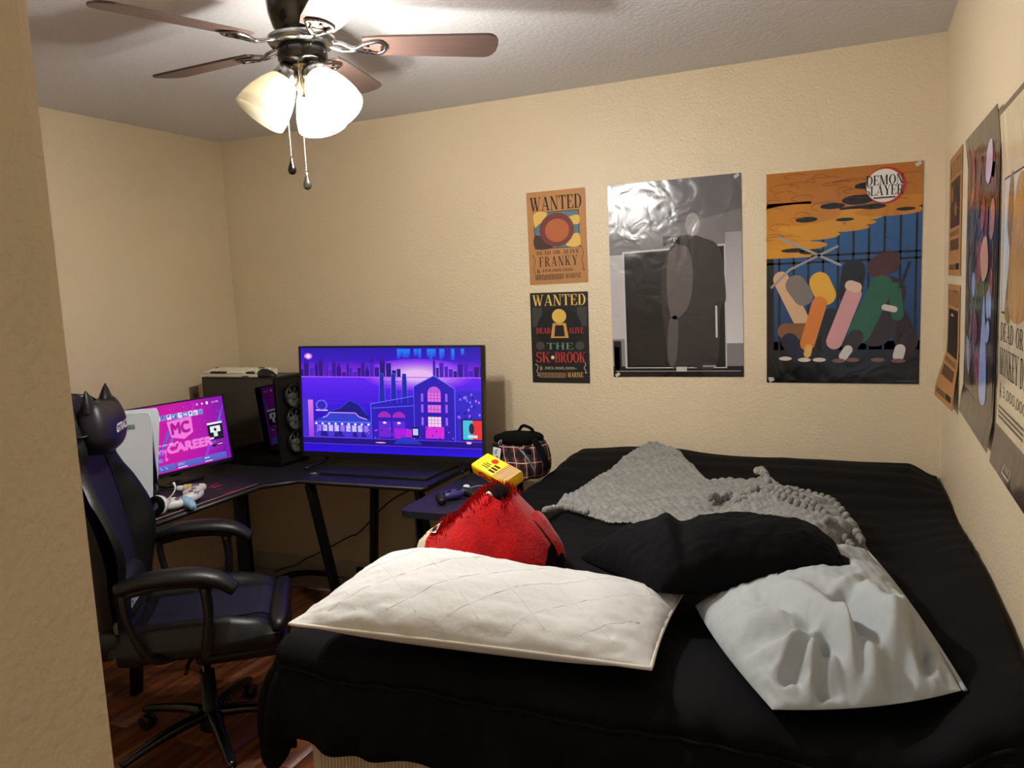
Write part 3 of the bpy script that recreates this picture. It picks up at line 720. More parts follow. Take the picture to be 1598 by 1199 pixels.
# ------------------------------------------------------------------ television
def screen_thing(t, w, h, depth, pt, bez, chin, T):
    MB().box((w, depth, h), (0, depth/2, 0), bev=.006).build('housing', 'blackp', t).matrix_local = T
    m = MB()
    for (sx, sz, cx, cz) in ((w, bez, 0, h/2-bez/2), (w, chin, 0, -h/2+chin/2), (bez, h, -w/2+bez/2, 0), (bez, h, w/2-bez/2, 0)): m.box((sx, .006, sz), (cx, -.003, cz))
    m.build('bezel', 'blackp', t).matrix_local = T
    o = pt.build('screen', 'screen', t, TR(-w/2+bez, 0, -h/2+chin) @ RX(PI/2), off=.0008); o.matrix_local = T
def tv_art(w, h):
    p = Paint(w, h); R_ = random.Random(12); X = lambda a: a*w; Y = lambda b: b*h
    p.rect(0, 0, w, h, (40, 8, 190)); p.up()
    p.rect(0, Y(.72), w, Y(.88), (150, 40, 235), 1, 4, top=(52, 10, 190)); p.rect(0, Y(.88), w, h, (52, 10, 190), 1, 2, top=(30, 14, 170))
    p.rect(0, Y(.35), w, Y(.72), (34, 6, 205), 1, 6, top=(92, 30, 240)); p.rect(0, 0, w, Y(.14), (40, 6, 225), 1, 2, top=(24, 4, 150)); p.up()
    for k in range(7): p.ell(X(.66), Y(.745), X(.30-.035*k), Y(.15-.017*k), (120+18*k, 40+24*k, 236)); p.up()
    p.ell(X(.045), Y(.92), X(.024), Y(.030), (200, 110, 250)); p.up(); p.ell(X(.045), Y(.92), X(.013), Y(.017), (255, 220, 255))
    for i in range(16): x = R_.uniform(.55, .9); p.rect(X(x), Y(R_.uniform(.88, .93)), X(x+.018), Y(.985), (36, 60, 225), top=(30, 130, 245))
    p.up()
    x = 0.0
    while x < 1:                                                     # skyline across the water
        wv = R_.uniform(.012, .03); hh = R_.uniform(.03, .13)
        if not .56 < x < .74:
            p.rect(X(x), Y(.725), X(min(1, x+wv)), Y(.735+hh), R_.choice([(48, 10, 150), (70, 20, 190), (36, 8, 130)]))
            if R_.random() < .3: p.poly([(X(x), Y(.735+hh)), (X(x+wv), Y(.735+hh)), (X(x+wv/2), Y(.79+hh))], (50, 12, 150))
        x += wv*1.15
    p.rect(0, Y(.718), w, Y(.727), (190, 90, 250)); p.up()
    for i in range(40): y = R_.uniform(.42, .7); x = R_.uniform(0, .9); p.rect(X(x), Y(y), X(x+R_.uniform(.03, .14)), Y(y+.004), (84, 34, 235))
    p.up()
    p.poly([(X(.1), Y(.30)), (X(.17), Y(.40)), (X(.22), Y(.42)), (X(.28), Y(.50)), (X(.33), Y(.46)), (X(.38), Y(.36)), (X(.40), Y(.25)), (X(.1), Y(.25))], (22, 20, 130))
    p.line([(X(.1), Y(.30)), (X(.17), Y(.40)), (X(.22), Y(.42)), (X(.28), Y(.50)), (X(.33), Y(.46)), (X(.38), Y(.36))], .003, (40, 80, 220)); p.up()
    # factory with chimneys
    for cx in (.465, .53, .59): p.poly([(X(cx-.018), Y(.48)), (X(cx+.018), Y(.48)), (X(cx+.010), Y(.755)), (X(cx-.010), Y(.755))], (30, 34, 170)); p.line([(X(cx-.018), Y(.48)), (X(cx-.010), Y(.755)), (X(cx+.010), Y(.755)), (X(cx+.018), Y(.48))], .0025, (90, 110, 250))
    p.poly([(X(.40), Y(.14)), (X(.64), Y(.14)), (X(.64), Y(.55)), (X(.40), Y(.47))], (44, 22, 185)); p.poly([(X(.64), Y(.14)), (X(.86), Y(.14)), (X(.86), Y(.62)), (X(.75), Y(.74)), (X(.64), Y(.64))], (42, 24, 180)); p.rect(X(.87), Y(.14), w, Y(.60), (52, 34, 200))
    p.rect(0, Y(.14), X(.065), Y(.52), (60, 40, 205)); p.up()
    p.line([(X(.40), Y(.14)), (X(.40), Y(.47)), (X(.64), Y(.55)), (X(.64), Y(.64)), (X(.75), Y(.74)), (X(.86), Y(.62)), (X(.86), Y(.14))], .003, (110, 120, 255))
    p.line([(X(.41), Y(.43)), (X(.64), Y(.46))], .003, (100, 110, 250)); p.line([(X(.64), Y(.14)), (X(.64), Y(.62))], .003, (90, 90, 240))
    for cx, cy in ((.475, .345), (.555, .345)):
        p.poly([(X(cx+.036*math.cos(a*PI/12)), Y(cy+.055*math.sin(a*PI/12))) for a in range(13)], (170, 40, 190)); p.rect(X(cx-.034), Y(.16), X(cx+.034), Y(.31), (120, 30, 205), top=(86, 40, 215))
    p.rect(X(.70), Y(.16), X(.80), Y(.27), (210, 40, 215)); p.rect(X(.53), Y(.15), X(.64), Y(.24), (190, 30, 225))
    for y0, y1 in ((.50, .58), (.40, .47), (.27, .36)): p.rect(X(.715), Y(y0), X(.785), Y(y1), (230, 110, 220) if y0 > .3 else (255, 205, 235))
    p.poly([(X(.75+.035*math.cos(a*PI/12)), Y(.58+.06*math.sin(a*PI/12))) for a in range(13)], (200, 90, 225))
    for cx in (.685, .815):
        for y0 in (.50, .40, .28): p.rect(X(cx-.006), Y(y0), X(cx+.006), Y(y0+.075), (160, 90, 240))
    p.up()
    for i in range(1, 4):
        p.line([(X(.715+.0175*i), Y(.27)), (X(.715+.0175*i), Y(.62))], .0016, (60, 26, 170))
    for y in (.30, .33, .43, .53, .56): p.line([(X(.715), Y(y)), (X(.785), Y(y))], .0016, (60, 26, 170))
    for cx in (.475, .555):
        p.ell(X(cx), Y(.295), X(.010), Y(.010), (255, 220, 255))
        for i in range(-1, 2): p.line([(X(cx+i*.018), Y(.345)), (X(cx+i*.018), Y(.39))], .0016, (80, 20, 150))
    # diner
    p.rect(X(.07), Y(.14), X(.40), Y(.29), (70, 50, 215)); p.poly([(X(.07), Y(.29)), (X(.40), Y(.29)), (X(.38), Y(.325)), (X(.33), Y(.345)), (X(.31), Y(.375)), (X(.16), Y(.375)), (X(.14), Y(.345)), (X(.09), Y(.32))], (50, 60, 205)); p.up()
    p.line([(X(.07), Y(.29)), (X(.40), Y(.29))], .004, (90, 130, 255)); p.line([(X(.12), Y(.33)), (X(.145), Y(.345)), (X(.16), Y(.38)), (X(.31), Y(.38)), (X(.33), Y(.345)), (X(.375), Y(.32))], .004, (225, 160, 255))
    for i in range(9): p.rect(X(.085+i*.034), Y(.20), X(.11+i*.034), Y(.26), (200, 190, 250) if i % 4 else (150, 110, 240)); p.ell(X(.08+i*.038), Y(.272), X(.007), Y(.010), (235, 245, 255))
    p.ell(X(.115), Y(.45), X(.035), Y(.052), (96, 100, 240)); p.rect(X(.08), Y(.395), X(.15), Y(.405), (255, 210, 220)); p.rect(X(.035), Y(.14), X(.065), Y(.50), (150, 60, 225), top=(215, 120, 230))
    p.up(); p.ell(X(.115), Y(.45), X(.026), Y(.040), (50, 30, 190))
    for i in range(60):
        x, y = R_.uniform(.02, .98), R_.uniform(.14, .28); p.rect(X(x), Y(y), X(x+.006), Y(y+.012), R_.choice([(120, 90, 245), (30, 10, 120), (200, 90, 235), (70, 60, 220)]))
    for i in range(26):
        x, y = R_.uniform(.87, .985), R_.uniform(.32, .56); p.rect(X(x), Y(y), X(x+.010), Y(y+.022), R_.choice([(110, 110, 250), (180, 100, 230), (30, 20, 140)]))
    for cx, cw in ((.10, .05), (.18, .06), (.29, .03), (.34, .03)): p.poly([(X(cx), Y(.15)), (X(cx+cw), Y(.15)), (X(cx+cw*.8), Y(.20)), (X(cx+cw*.2), Y(.20))], (36, 14, 140))
    # road
    p.rect(0, Y(.08), w, Y(.14), (26, 6, 130)); p.up(); p.rect(0, Y(.136), w, Y(.141), (110, 60, 240)); p.rect(0, Y(.075), w, Y(.08), (110, 60, 240))
    p.poly([(X(.52), Y(.10)), (X(.68), Y(.10)), (X(.66), Y(.13)), (X(.62), Y(.165)), (X(.57), Y(.165)), (X(.54), Y(.13))], (40, 50, 190)); p.ell(X(.45), Y(.105), X(.03), Y(.006), (255, 160, 200)); p.ell(X(.93), Y(.13), X(.014), Y(.012), (255, 190, 230))
    p.rect(X(.625), Y(.16), X(.665), Y(.26), (20, 10, 90)); p.up(); p.rect(X(.631), Y(.185), X(.659), Y(.245), (190, 200, 255)); p.line([(X(.68), Y(.16)), (X(.71), Y(.27))], .003, (30, 10, 110))
    # poster with blue and red halves
    p.rect(X(.892), Y(.15), w, Y(.345), (16, 14, 40)); p.up(); p.rect(X(.90), Y(.16), X(.95), Y(.335), (70, 190, 225)); p.rect(X(.95), Y(.16), w, Y(.335), (225, 50, 60)); p.up(); p.ell(X(.945), Y(.26), X(.014), Y(.05), (40, 34, 60)); p.rect(X(.925), Y(.175), X(.975), Y(.20), (190, 225, 240))
    return p
tv = thing('television', 'black television showing a blue and violet neon city at night', 'television', (-2.035, 3.15, DZ+.012), .10)
tw, th = .945, .535
screen_thing(tv, tw, th, .045, tv_art(tw-.016, th-.034), .008, .026, TR(0, 0, .035+th/2) @ RY(.018) @ RX(-.05))
for sx in (-1, 1):
    MB().tube([(sx*.34, .03, .06), (sx*.36, -.02, .02), (sx*.40, -.12, .006)], .007, 8, smoothn=4).tube([(sx*.34, .03, .06), (sx*.36, .09, .02), (sx*.39, .17, .006)], .007, 8, smoothn=4).build('foot', 'blackm', tv)
MB().box((.5, .05, .26), (0, .065, .22), bev=.012).build('rear_box', 'blackp', tv)
MB().box((.04, .002, .006), (0, -.008, .047), bev=.0005).build('badge', 'chrome', tv)

# ------------------------------------------------------------------ monitor
def mon_art(w, h):
    p = Paint(w, h); R_ = random.Random(5); X = lambda a: a*w; Y = lambda b: b*h
    for i in range(10):
        a, b = i/10, (i+1)/10; f = lambda k: (int(168+38*math.sin(k*PI)-40*k*k), int(12+6*k), int(150+22*k))
        p.poly([(X(a), 0), (X(b), 0), (X(b), h), (X(a), h)], (0, 0, 0), cols=[f(a), f(b), f(b), f(a)])
    p.up()
    for (x, y, L, wd_, c) in ((.30, .25, .5, .030, (96, 84, 205)), (.38, .30, .45, .020, (116, 96, 215)), (.22, .05, .4, .035, (140, 40, 190)), (.86, .45, .5, .040, (70, 110, 225)), (.80, .2, .5, .030, (120, 60, 205)), (.70, .02, .6, .028, (150, 60, 205)), (.92, .10, .5, .030, (110, 20, 175)), (.62, .7, .3, .02, (190, 40, 190))):
        a = 1.05; x1, y1 = X(x)+L*h*math.cos(a), Y(y)+L*h*math.sin(a); cl = lambda q: (max(0, min(w, q[0])), max(0, min(h, q[1])))
        p.poly([cl((X(x), Y(y))), cl((X(x)+wd_*w, Y(y))), cl((x1+wd_*w, y1)), cl((x1, y1))], c)
    for i in range(60): x, y = R_.uniform(.45, .97), R_.uniform(.25, .95); p.ell(X(x), Y(y), .0016, .0016, R_.choice([(235, 110, 225), (90, 20, 150), (250, 190, 245)]), 6)
    p.up()
    # row of team tiles
    for i in range(11):
        x = .22+i*.052; p.rect(X(x), Y(.765), X(x+.044), Y(.845), R_.choice([(150, 185, 225), (205, 215, 240), (90, 150, 220), (120, 130, 210)]))
        p.up(); p.lay -= 0
        for k in range(3): a, b = R_.uniform(.004, .026), R_.uniform(.01, .055); p.rect(X(x+a), Y(.765+b), X(x+a+.014), Y(.765+b+.018), R_.choice([(60, 70, 160), (240, 240, 250), (50, 110, 190)]))
        p.lay -= 1
    p.up(); p.rect(X(.22), Y(.735), X(.27), Y(.75), (240, 235, 250)); p.rect(X(.275), Y(.735), X(.33), Y(.748), (215, 160, 230))
    pink = (240, 120, 215)
    p.poly([(X(.42), Y(.74)), (X(.66), Y(.77)), (X(.655), Y(.52)), (X(.56), Y(.44)), (X(.44), Y(.50))], pink); p.up()
    p.text('MC', X(.455), Y(.54), X(.625), Y(.70), (172, 22, 150), bold=.0035); p.text('CAREER', X(.39), Y(.27), X(.825), Y(.395), pink, bold=.0035)
    p.line([(X(.28), Y(.27)), (X(.285), Y(.33)), (X(.305), Y(.335)), (X(.312), Y(.28)), (X(.318), Y(.335)), (X(.338), Y(.335)), (X(.342), Y(.27))], .005, pink); p.line([(X(.352), Y(.34)), (X(.362), Y(.285)), (X(.375), Y(.34)), (X(.36), Y(.22))], .005, pink)
    p.text('where you left off', X(.245), Y(.385), X(.50), Y(.425), (245, 235, 250)); p.rect(X(.215), Y(.335), X(.28), Y(.35), (225, 200, 240))
    for x0, x1 in ((.04, .435), (.45, .70), (.715, .95)): p.rect(X(x0), Y(.02), X(x1), Y(.115), (82, 92, 190), top=(96, 104, 205))
    p.rect(X(.05), Y(.16), X(.33), Y(.215), (140, 110, 215)); p.ell(X(.365), Y(.19), X(.017), Y(.028), (200, 110, 205))
    p.rect(X(.80), Y(.33), X(.955), Y(.60), (14, 10, 18)); p.up(); p.rect(X(.80), Y(.575), X(.955), Y(.605), (240, 240, 245)); p.rect(X(.825), Y(.45), X(.93), Y(.545), (235, 235, 240)); p.rect(X(.855), Y(.38), X(.895), Y(.45), (225, 225, 232)); p.rect(X(.81), Y(.345), X(.85), Y(.375), (220, 220, 230)); p.up(); p.ell(X(.876), Y(.49), X(.014), Y(.026), (30, 26, 34))
    p.rect(X(.82), Y(.225), X(.865), Y(.265), (40, 14, 50)); p.rect(X(.875), Y(.235), X(.935), Y(.275), (40, 14, 50)); p.up(); p.rect(X(.88), Y(.248), X(.93), Y(.262), (235, 200, 240))
    for x0 in (.235, .29, .34): p.text('T', X(x0), Y(.055), X(x0+.014), Y(.082), (235, 235, 250)); p.rect(X(x0+.016), Y(.048), X(x0+.024), Y(.058), (235, 235, 250))
    p.text('SPEC', X(.46), Y(.06), X(.53), Y(.095), (200, 205, 245)); p.rect(X(.46), Y(.025), X(.55), Y(.035), (245, 245, 255)); p.rect(X(.725), Y(.075), X(.775), Y(.088), (225, 225, 250)); p.rect(X(.725), Y(.025), X(.80), Y(.035), (245, 245, 255))
    for x in (.735, .785): p.ell(X(x), Y(.925), .004, .005, (245, 240, 250), 10)
    p.ell(X(.835), Y(.925), .0062, .0075, (245, 240, 250), 12); p.text('5:11 PM', X(.885), Y(.91), X(.95), Y(.935), (245, 240, 250))
    return p
mw, mh = .545, .322
mn = thing('monitor', 'monitor with magenta sports game menu beside the white console', 'monitor', (-2.86, 2.66, DZ+.004), 1.41)
screen_thing(mn, mw, mh, .03, mon_art(mw-.012, mh-.02), .006, .014, TR(0, 0, .215) @ RX(-.11))
MB().box((.05, .03, .14), (0, .05, .10), bev=.006).build('neck', 'blackp', mn)
MB().box((.20, .16, .014), (0, .05, .007), bev=.005).build('stand_foot', 'blackp', mn)
tag(MB().tube([(-2.95, 2.64, DZ+.02), (-2.88, 2.60, DZ+.006), (-2.80, 2.57, DZ+.008), (-2.86, 2.52, DZ+.006), (-3.0, 2.5, DZ+.006), (-3.05, 2.55, DZ+.006)], .004, 6, smoothn=6).build('cable', 'blackp'), 'black cable curling under the monitor stand', 'cable')

# ------------------------------------------------------------------ computer tower with glass side
pc = thing('computer_tower', 'black computer tower with glass side panel and pale round fans', 'computer', (-2.855, 3.06, DZ), -.03)
pw2, pd2, ph2 = .47, .215, .445      # local x = length, y = depth from the glass side, z = height
MB().box((pw2, .006, ph2), (0, pd2-.003, ph2/2)).box((.006, pd2, ph2), (-pw2/2+.003, pd2/2, ph2/2)).box((pw2, pd2, .012), (0, pd2/2, ph2-.006)).box((pw2, pd2, .012), (0, pd2/2, .014)).build('case', 'blackp', pc)
for sz in (.006+.085, ): MB().box((pw2-.02, pd2-.015, .16), (-.0, pd2/2+.004, .09), bev=.003).build('power_shroud', 'blackp', pc)
MB().box((pw2-.004, .004, ph2-.02), (0, -.002, ph2/2+.003)).build('glass_panel', 'dglass', pc)
MB().box((.30, .012, .24), (-.04, pd2-.02, .30)).build('motherboard', mat('dark circuit board', (20, 26, 24), .5), pc)
MB().box((.26, .11, .045), (-.06, pd2-.08, .235), bev=.004).build('graphics_card', 'grey', pc)
MB().box((.006, pd2-.02, ph2-.03), (pw2/2-.004, pd2/2, ph2/2)).build('front_mesh', mat('black mesh panel', (10, 10, 12), .6), pc)
def fan_part(T):
    o = MB().lathe([(.052, 0), (.058, 0), (.058, .022), (.052, .022), (.052, 0)], 26).box((.12, .006, .004), (0, .058, .002)).build('fan', 'blackp', pc); o.matrix_local = T
    b = MB().cyl(.017, .003, .02, 16)
    for k in range(7):
        a = 2*PI*k/7
        b.add([(.016, -.008, .006), (.05, -.020, .005), (.05, .016, .016), (.016, .008, .016)], [(0, 1, 2, 3)], RZ(a))
    b.build('fan_blades', mat('pale fan plastic', (84, 82, 80), .5), o)
for z in (.34, .225, .11): fan_part(TR(pw2/2+.002, pd2/2+.005, z) @ RY(PI/2))
fan_part(TR(-.10, pd2-.035, .33) @ RX(PI/2))
for sx in (-1, 1):
    for sy in (.03, pd2-.03): MB().box((.04, .03, .01), (sx*.18, sy, .004)).build('foot', 'blackp', pc)
PT = DZ+ph2
kb = thing('keyboard', 'cream keyboard lying on top of the computer tower', 'keyboard', (-2.93, 3.15, PT), -.06)
MB().add([(-.20, -.065, 0), (.20, -.065, 0), (.20, .075, 0), (-.20, .075, 0), (-.20, -.065, .012), (.20, -.065, .012), (.20, .075, .030), (-.20, .075, .030)], [(3, 2, 1, 0), (4, 5, 6, 7), (0, 1, 5, 4), (1, 2, 6, 5), (2, 3, 7, 6), (3, 0, 4, 7)]).build('case', 'cream', kb)
kw = MB().box((.0165, .0165, .009), bev=.002, seg=1).build('key', 'cream', kb); kd = MB().box((.0165, .0165, .009), bev=.002, seg=1).build('key', 'blackp', kb)
first = {0: kw, 1: kd}; used = set()
for r in range(5):
    for c in range(20):
        if c == 15: continue
        d = 1 if (r == 0 and 3 <= c <= 8) or (r == 4 and c in (0, 16, 17)) or (r == 0 and c in (16, 17, 18)) else 0
        if d not in used: o = first[d]; used.add(d)
        else: o = first[d].copy(); COL.objects.link(o); o.parent = kb
        o.location = (-.183+c*.0192, -.05+r*.0215, .020+(r*.0215)*.129); o.rotation_euler = (.128, 0, 0)
tag(MB().ell((0, 0, 0), (.062, .032, .038), nu=24, nv=12, fn=lambda q: Vector((q.x, q.y*(1-.15*q.x/.062), max(q.z, 0)*(1-.25*q.x/.062)))).build('mouse', 'blackp', None, (-2.70, 3.10, PT), (0, 0, -.1)), 'black computer mouse resting on the tower beside the keyboard', 'mouse')
tag(MB().tube([(-2.76, 3.10, PT+.008), (-2.80, 3.075, PT+.004), (-2.83, 3.07, PT+.003)], .002, 6, smoothn=5).build('mouse_cable', 'blackp'), 'thin black mouse cable on the tower top', 'cable')
wo = thing('wall_outlet', 'small brown wall plate beside the computer tower', 'wall plate', PX(303, 614, 0, XL+.004))
MB().box((.008, .06, .075), (0, 0, 0), bev=.003).build('plate', mat('brown plate', (120, 90, 70), .5), wo); MB().box((.004, .03, .045), (.005, 0, 0), bev=.001).build('insert', mat('dark brown insert', (92, 70, 56), .5), wo)

# ------------------------------------------------------------------ console, headset, controllers, bottle
ps = thing('game_console', 'tall white and black upright game console behind the chair', 'game console', PX(203, 796, 2, DZ+.004), math.radians(34))
MB().box((.225, .058, .345), (0, 0, .187), bev=.012, seg=3).build('core', mat('glossy black plastic', (10, 10, 14), .12), ps)
def panel(sy):
    def f(u, v):
        z = .012+.385*v; xr = .122+.012*v-.045*(1-v)*.6-.02*max(0, v-.93)*8; x = -.125+(xr+.125)*u
        y = .030+.012*v*v+.014*(u-.4)**2+.010*u*u*v
        return y, x, z
    mb = MB(); nu, nv = 16, 20
    for lay in (0, .004):
        mb.grid(lambda a, b: Vector((f(a, b)[1], sy*(f(a, b)[0]+lay), f(a, b)[2])), nu, nv)
    mb.tube([Vector((f(1, k/20)[1], sy*(f(1, k/20)[0]+.002), f(1, k/20)[2])) for k in range(21)], .003, 6)
    mb.tube([Vector((f(k/16, 1)[1], sy*(f(k/16, 1)[0]+.002), f(k/16, 1)[2])) for k in range(17)], .003, 6)
    return mb.build('side_panel', MT['panel'], ps)
panel(-1); panel(1)
MB().cyl(.075, 0, .012, 26).build('base', 'blackp', ps)
MB().box((.03, .001, .016), (.05, -.0505, .345), bev=.0004).build('sticker', mat('grey sticker', (120, 140, 150), .5), ps)

hs = thing('headset', 'white gaming headset with mic lying on the mousepad', 'headset', PX(232, 812, 2, DZ+.004), .15)
hs.scale = (.88, .88, .88)
for sy, tl in ((-1, .25), (1, -.15)):
    T = TR(0, sy*.065, .048) @ RX(sy*-PI/2+tl)
    c = MB().lathe([(1e-4, .024), (.030, .024), (.042, .018), (.045, .004), (.045, 0), (1e-4, 0)], 28).build('ear_cup', 'white', hs); c.matrix_local = T
    MB().box((.034, .002, .0015), (0, 0, .0246)).build('ear_mark', 'grey', c)
    MB().lathe([(.020, -.002), (.040, -.002), (.044, -.012), (.038, -.024), (.022, -.024), (.020, -.002)], 26).build('ear_pad', 'fur_black', hs).matrix_local = T
MB().tube([(0, -.075, .05), (-.05, -.085, .05), (-.13, -.07, .035), (-.165, 0, .03), (-.13, .07, .035), (-.05, .085, .05), (0, .075, .05)], .008, 10, smoothn=6, flat=1.5).build('headband', 'white', hs)
MB().tube([(.02, .08, .06), (.05, .10, .085), (.06, .115, .115), (.045, .125, .135)], [.003, .003, .003, .007], 8, smoothn=5).build('mic_boom', 'white', hs)

def controller(label, loc, rz, body, grip):
    t = thing('game_controller', label, 'controller', loc, rz, 'game controllers on the mousepad')
    MB().ell((0, 0, .026), (.052, .030, .020), .8, .7, 26, 12).build('body', body, t)
    for s in (-1, 1):
        MB().tube([(s*.045, .008, .028), (s*.062, -.012, .026), (s*.072, -.045, .019), (s*.074, -.065, .014)], [.020, .022, .017, .012], 12, smoothn=5).build('grip', grip, t)
        MB().cyl(.009, .040, .050, 14, TR(s*.022, -.010, 0), bev=.002).build('thumbstick', 'grey', t)
    m = MB()
    for i in range(4): m.cyl(.0045, .043, .047, 10, TR(.045+.011*math.cos(i*PI/2), .012+.011*math.sin(i*PI/2), 0))
    m.build('buttons', 'grey', t); MB().box((.042, .026, .004), (0, .014, .045), bev=.0015).build('touchpad', body, t)
controller('light blue and white game controller behind the headset', PX(268, 797, 2, DZ+.004), .9, 'white', 'blue')
controller('white game controller beside the cream bottle', PX(306, 781, 2, DZ+.004), -1.0, 'white', 'white')
bt = thing('bottle', 'small cream bottle lying on the mousepad under the monitor', 'bottle', PX(305, 761, 2, DZ+.0205), .45)
T = RY(PI/2)
MB().lathe([(1e-4, -.05), (.013, -.05), (.0165, -.046), (.0165, .035), (.0115, .045), (1e-4, .045)], 22, T).build('bottle_body', 'cream', bt)
MB().lathe([(1e-4, -.078), (.0115, -.078), (.0125, -.075), (.0125, -.052), (1e-4, -.05)], 18, T).build('cap', 'white', bt)
MB().lathe([(.0168, -.03), (.0168, -.018)], 22, T).build('yellow_band', 'yellow', bt)
MB().lathe([(.0168, -.012), (.0168, .02)], 22, T).build('grey_label', 'grey', bt)
#==CHAIR==
# ------------------------------------------------------------------ gaming chair (local +x is forward)
ch = thing('gaming_chair', 'black and violet racing style gaming chair with head pillow', 'chair', (-2.12, 2.0, 0), math.radians(37))
MB().cyl(.042, .055, .13, 22, bev=.006).build('base_hub', 'blackp', ch)
for k in range(5):
    a = 2*PI*k/5+math.radians(-72); c_, s_ = math.cos(a), math.sin(a)
    l = MB().tube([(c_*.03, s_*.03, .115), (c_*.12, s_*.12, .112), (c_*.24, s_*.24, .092), (c_*.32, s_*.32, .072)], [.026, .024, .020, .016], 12, smoothn=4, flat=.75).build('base_leg', mat('glossy black nylon', (12, 12, 14), .2), ch)
    w = MB().cyl(.006, .055, .075, 8, TR(c_*.315, s_*.315, 0))
    for sd in (-1, 1): w.cyl(.027, -.009, .009, 18, TR(c_*.315-s_*.014*sd, s_*.315+c_*.014*sd, .027) @ RZ(a) @ RX(PI/2), bev=.003)
    w.build('caster', 'blackp', l)
MB().cyl(.026, .12, .27, 18).cyl(.014, .27, .41, 16, mi=1).build('gas_lift', ['blackp', 'chrome'], ch)
MB().box((.28, .22, .035), (0, 0, .405), bev=.006).build('tilt_mechanism', 'blackm', ch)
MB().tube([(0, -.1, .40), (-.02, -.20, .395), (-.02, -.26, .385)], .006, 8).build('tilt_lever', 'blackm', ch)
def seatfn(u, v):
    # rounded cushion top: u length (back..front), v width
    x = -.24+.52*u; y = -.26+.52*v; ay = abs(y)/.26
    fr = sstep(1.0, .86, u)*sstep(0, .08, u); sd = max(0, 1-max(0, ay-.86)/.14)**.5
    z = .47+.045*fr*sd+.035*sstep(.62, .84, ay)*sstep(1.0, .6, u)*sd-.018*(1-ay)*fr
    return Vector((x-.03*(1-sd)*0, y*(1-.10*sstep(.75, 1, u)), z))
m = MB(); m.grid(seatfn, 30, 30); m.box((.50, .48, .06), (.02, 0, .447), bev=.022, seg=3); m.build('seat', ['pu'], ch)
MB().grid(lambda u, v: seatfn(.16+.8*u, .24+.52*v)+Vector((0, 0, .003)), 20, 16).build('seat_panel', 'puin', ch)
MB().ell((.27, 0, .485), (.035, .235, .038), .7, .6, 24, 12).build('seat_front_roll', 'pu', ch)
MB().box((.30, .36, .045), (.145, 0, .385), bev=.02, seg=3).build('footrest', 'pu', ch)
# backrest with racing wings
LEAN = .125
def bw_(v): # half width against height 0..1
    pts_ = [(0, .205), (.12, .225), (.3, .25), (.45, .262), (.58, .25), (.68, .215), (.76, .195), (.9, .19), (1.0, .135)]
    for (a, b), (c, d) in zip(pts_[:-1], pts_[1:]):
        if v <= c: return b+(d-b)*sstep(a, c, v)
    return pts_[-1][1]
def backfn(u, v, side):
    s_ = 2*u-1; w = bw_(v); z0 = .47+.82*v
    wing = sstep(.60, .95, abs(s_))*(.075*math.exp(-((v-.42)/.24)**2)+.035*sstep(.7, .8, v)+.02)
    rim = (1-abs(s_)**6)**.5*(1-(max(0, v-.9)/.1)**4)**.5
    x = -.235-LEAN*(v+.25*v*v)*.85 + (wing+.035*rim if side > 0 else -.055*rim+wing*.6)
    return Vector((x, s_*w, z0-(.03*s_*s_*sstep(.85, 1, v))))
m = MB(); m.grid(lambda u, v: backfn(u, v, 1), 30, 44); m.grid(lambda u, v: backfn(1-u, v, -1), 30, 44); m.build('backrest', 'pu', ch, weld=True)
MB().grid(lambda u, v: backfn(.20+.6*u, .03+.94*v, 1)+Vector((.004, 0, .001)), 22, 40).build('back_panel', 'puin', ch)
for sd in (.2, .8): MB().tube([backfn(sd, .03+.94*k/30, 1)+Vector((.005, 0, 0)) for k in range(31)], .005, 6).build('back_piping', 'pu', ch)
# head pillow with two pointed ears, strap and lettering
hz = 1.165; hx = backfn(.5, (hz-.47)/.82, 1).x+.055
def hp(q):
    k = sstep(.02, .10, q.z)*sstep(.05, .12, abs(q.y)); return Vector((q.x*(1-.35*k), q.y*(1+.05*k), q.z+.040*k))
hpil = MB().ell((hx, 0, hz), (.062, .150, .085), .75, .62, 40, 24, fn=hp).build('head_pillow', mat('black violet satin', (18, 15, 30), .45), ch)
for s in (-1, 1): MB().lathe([(.042, 0), (.034, .02), (.018, .045), (.004, .062), (1e-4, .064)], 16, TR(hx-.004, s*.105, hz+.075) @ RX(-s*.25) @ Matrix.Diagonal((.55, 1, 1, 1))).build('ear', 'pu', hpil)
MB().tube([backfn(.02+.96*k/16, (hz-.47)/.82, 1)+Vector((.012, 0, 0)) for k in range(17)]+[backfn(.98-.96*k/16, (hz-.47)/.82, -1)+Vector((-.006, 0, 0)) for k in range(17)], .014, 8, flat=.25, closed=True).build('pillow_strap', 'blackp', ch)
def lettering(name, txt, parent, T, w, h, col=(225, 225, 232), warp=None):
    p = Paint(w, h); p.clip = False; p.text(txt, 0, 0, w, h, col, shear=.25, bold=.0014); return p.build(name, 'paper', parent, T, warp=warp, off=.001)
def hpwarp(x, y):
    yy = x-.065; sy = max(0.0, 1-abs(yy/.155)**(2/.62)); return (x, y, .062*sy**.31)
lettering('lettering', 'GTRACING', hpil, TR(hx, 0, hz) @ Matrix(((0, 0, 1, 0), (1, 0, 0, -.065), (0, 1, 0, -.012), (0, 0, 0, 1))), .20, .026, warp=hpwarp)
lp = MB().ell((-.235, 0, .60), (.05, .165, .085), .75, .6, 30, 16, T=None).build('lumbar_pillow', mat('black satin cushion', (14, 13, 22), .5), ch)
lettering('lettering', 'GTRACING', lp, TR(-.186, -.15, .585) @ Matrix(((0, 0, 1, 0), (1, 0, 0, 0), (0, 1, 0, 0), (0, 0, 0, 1))), .13, .026)
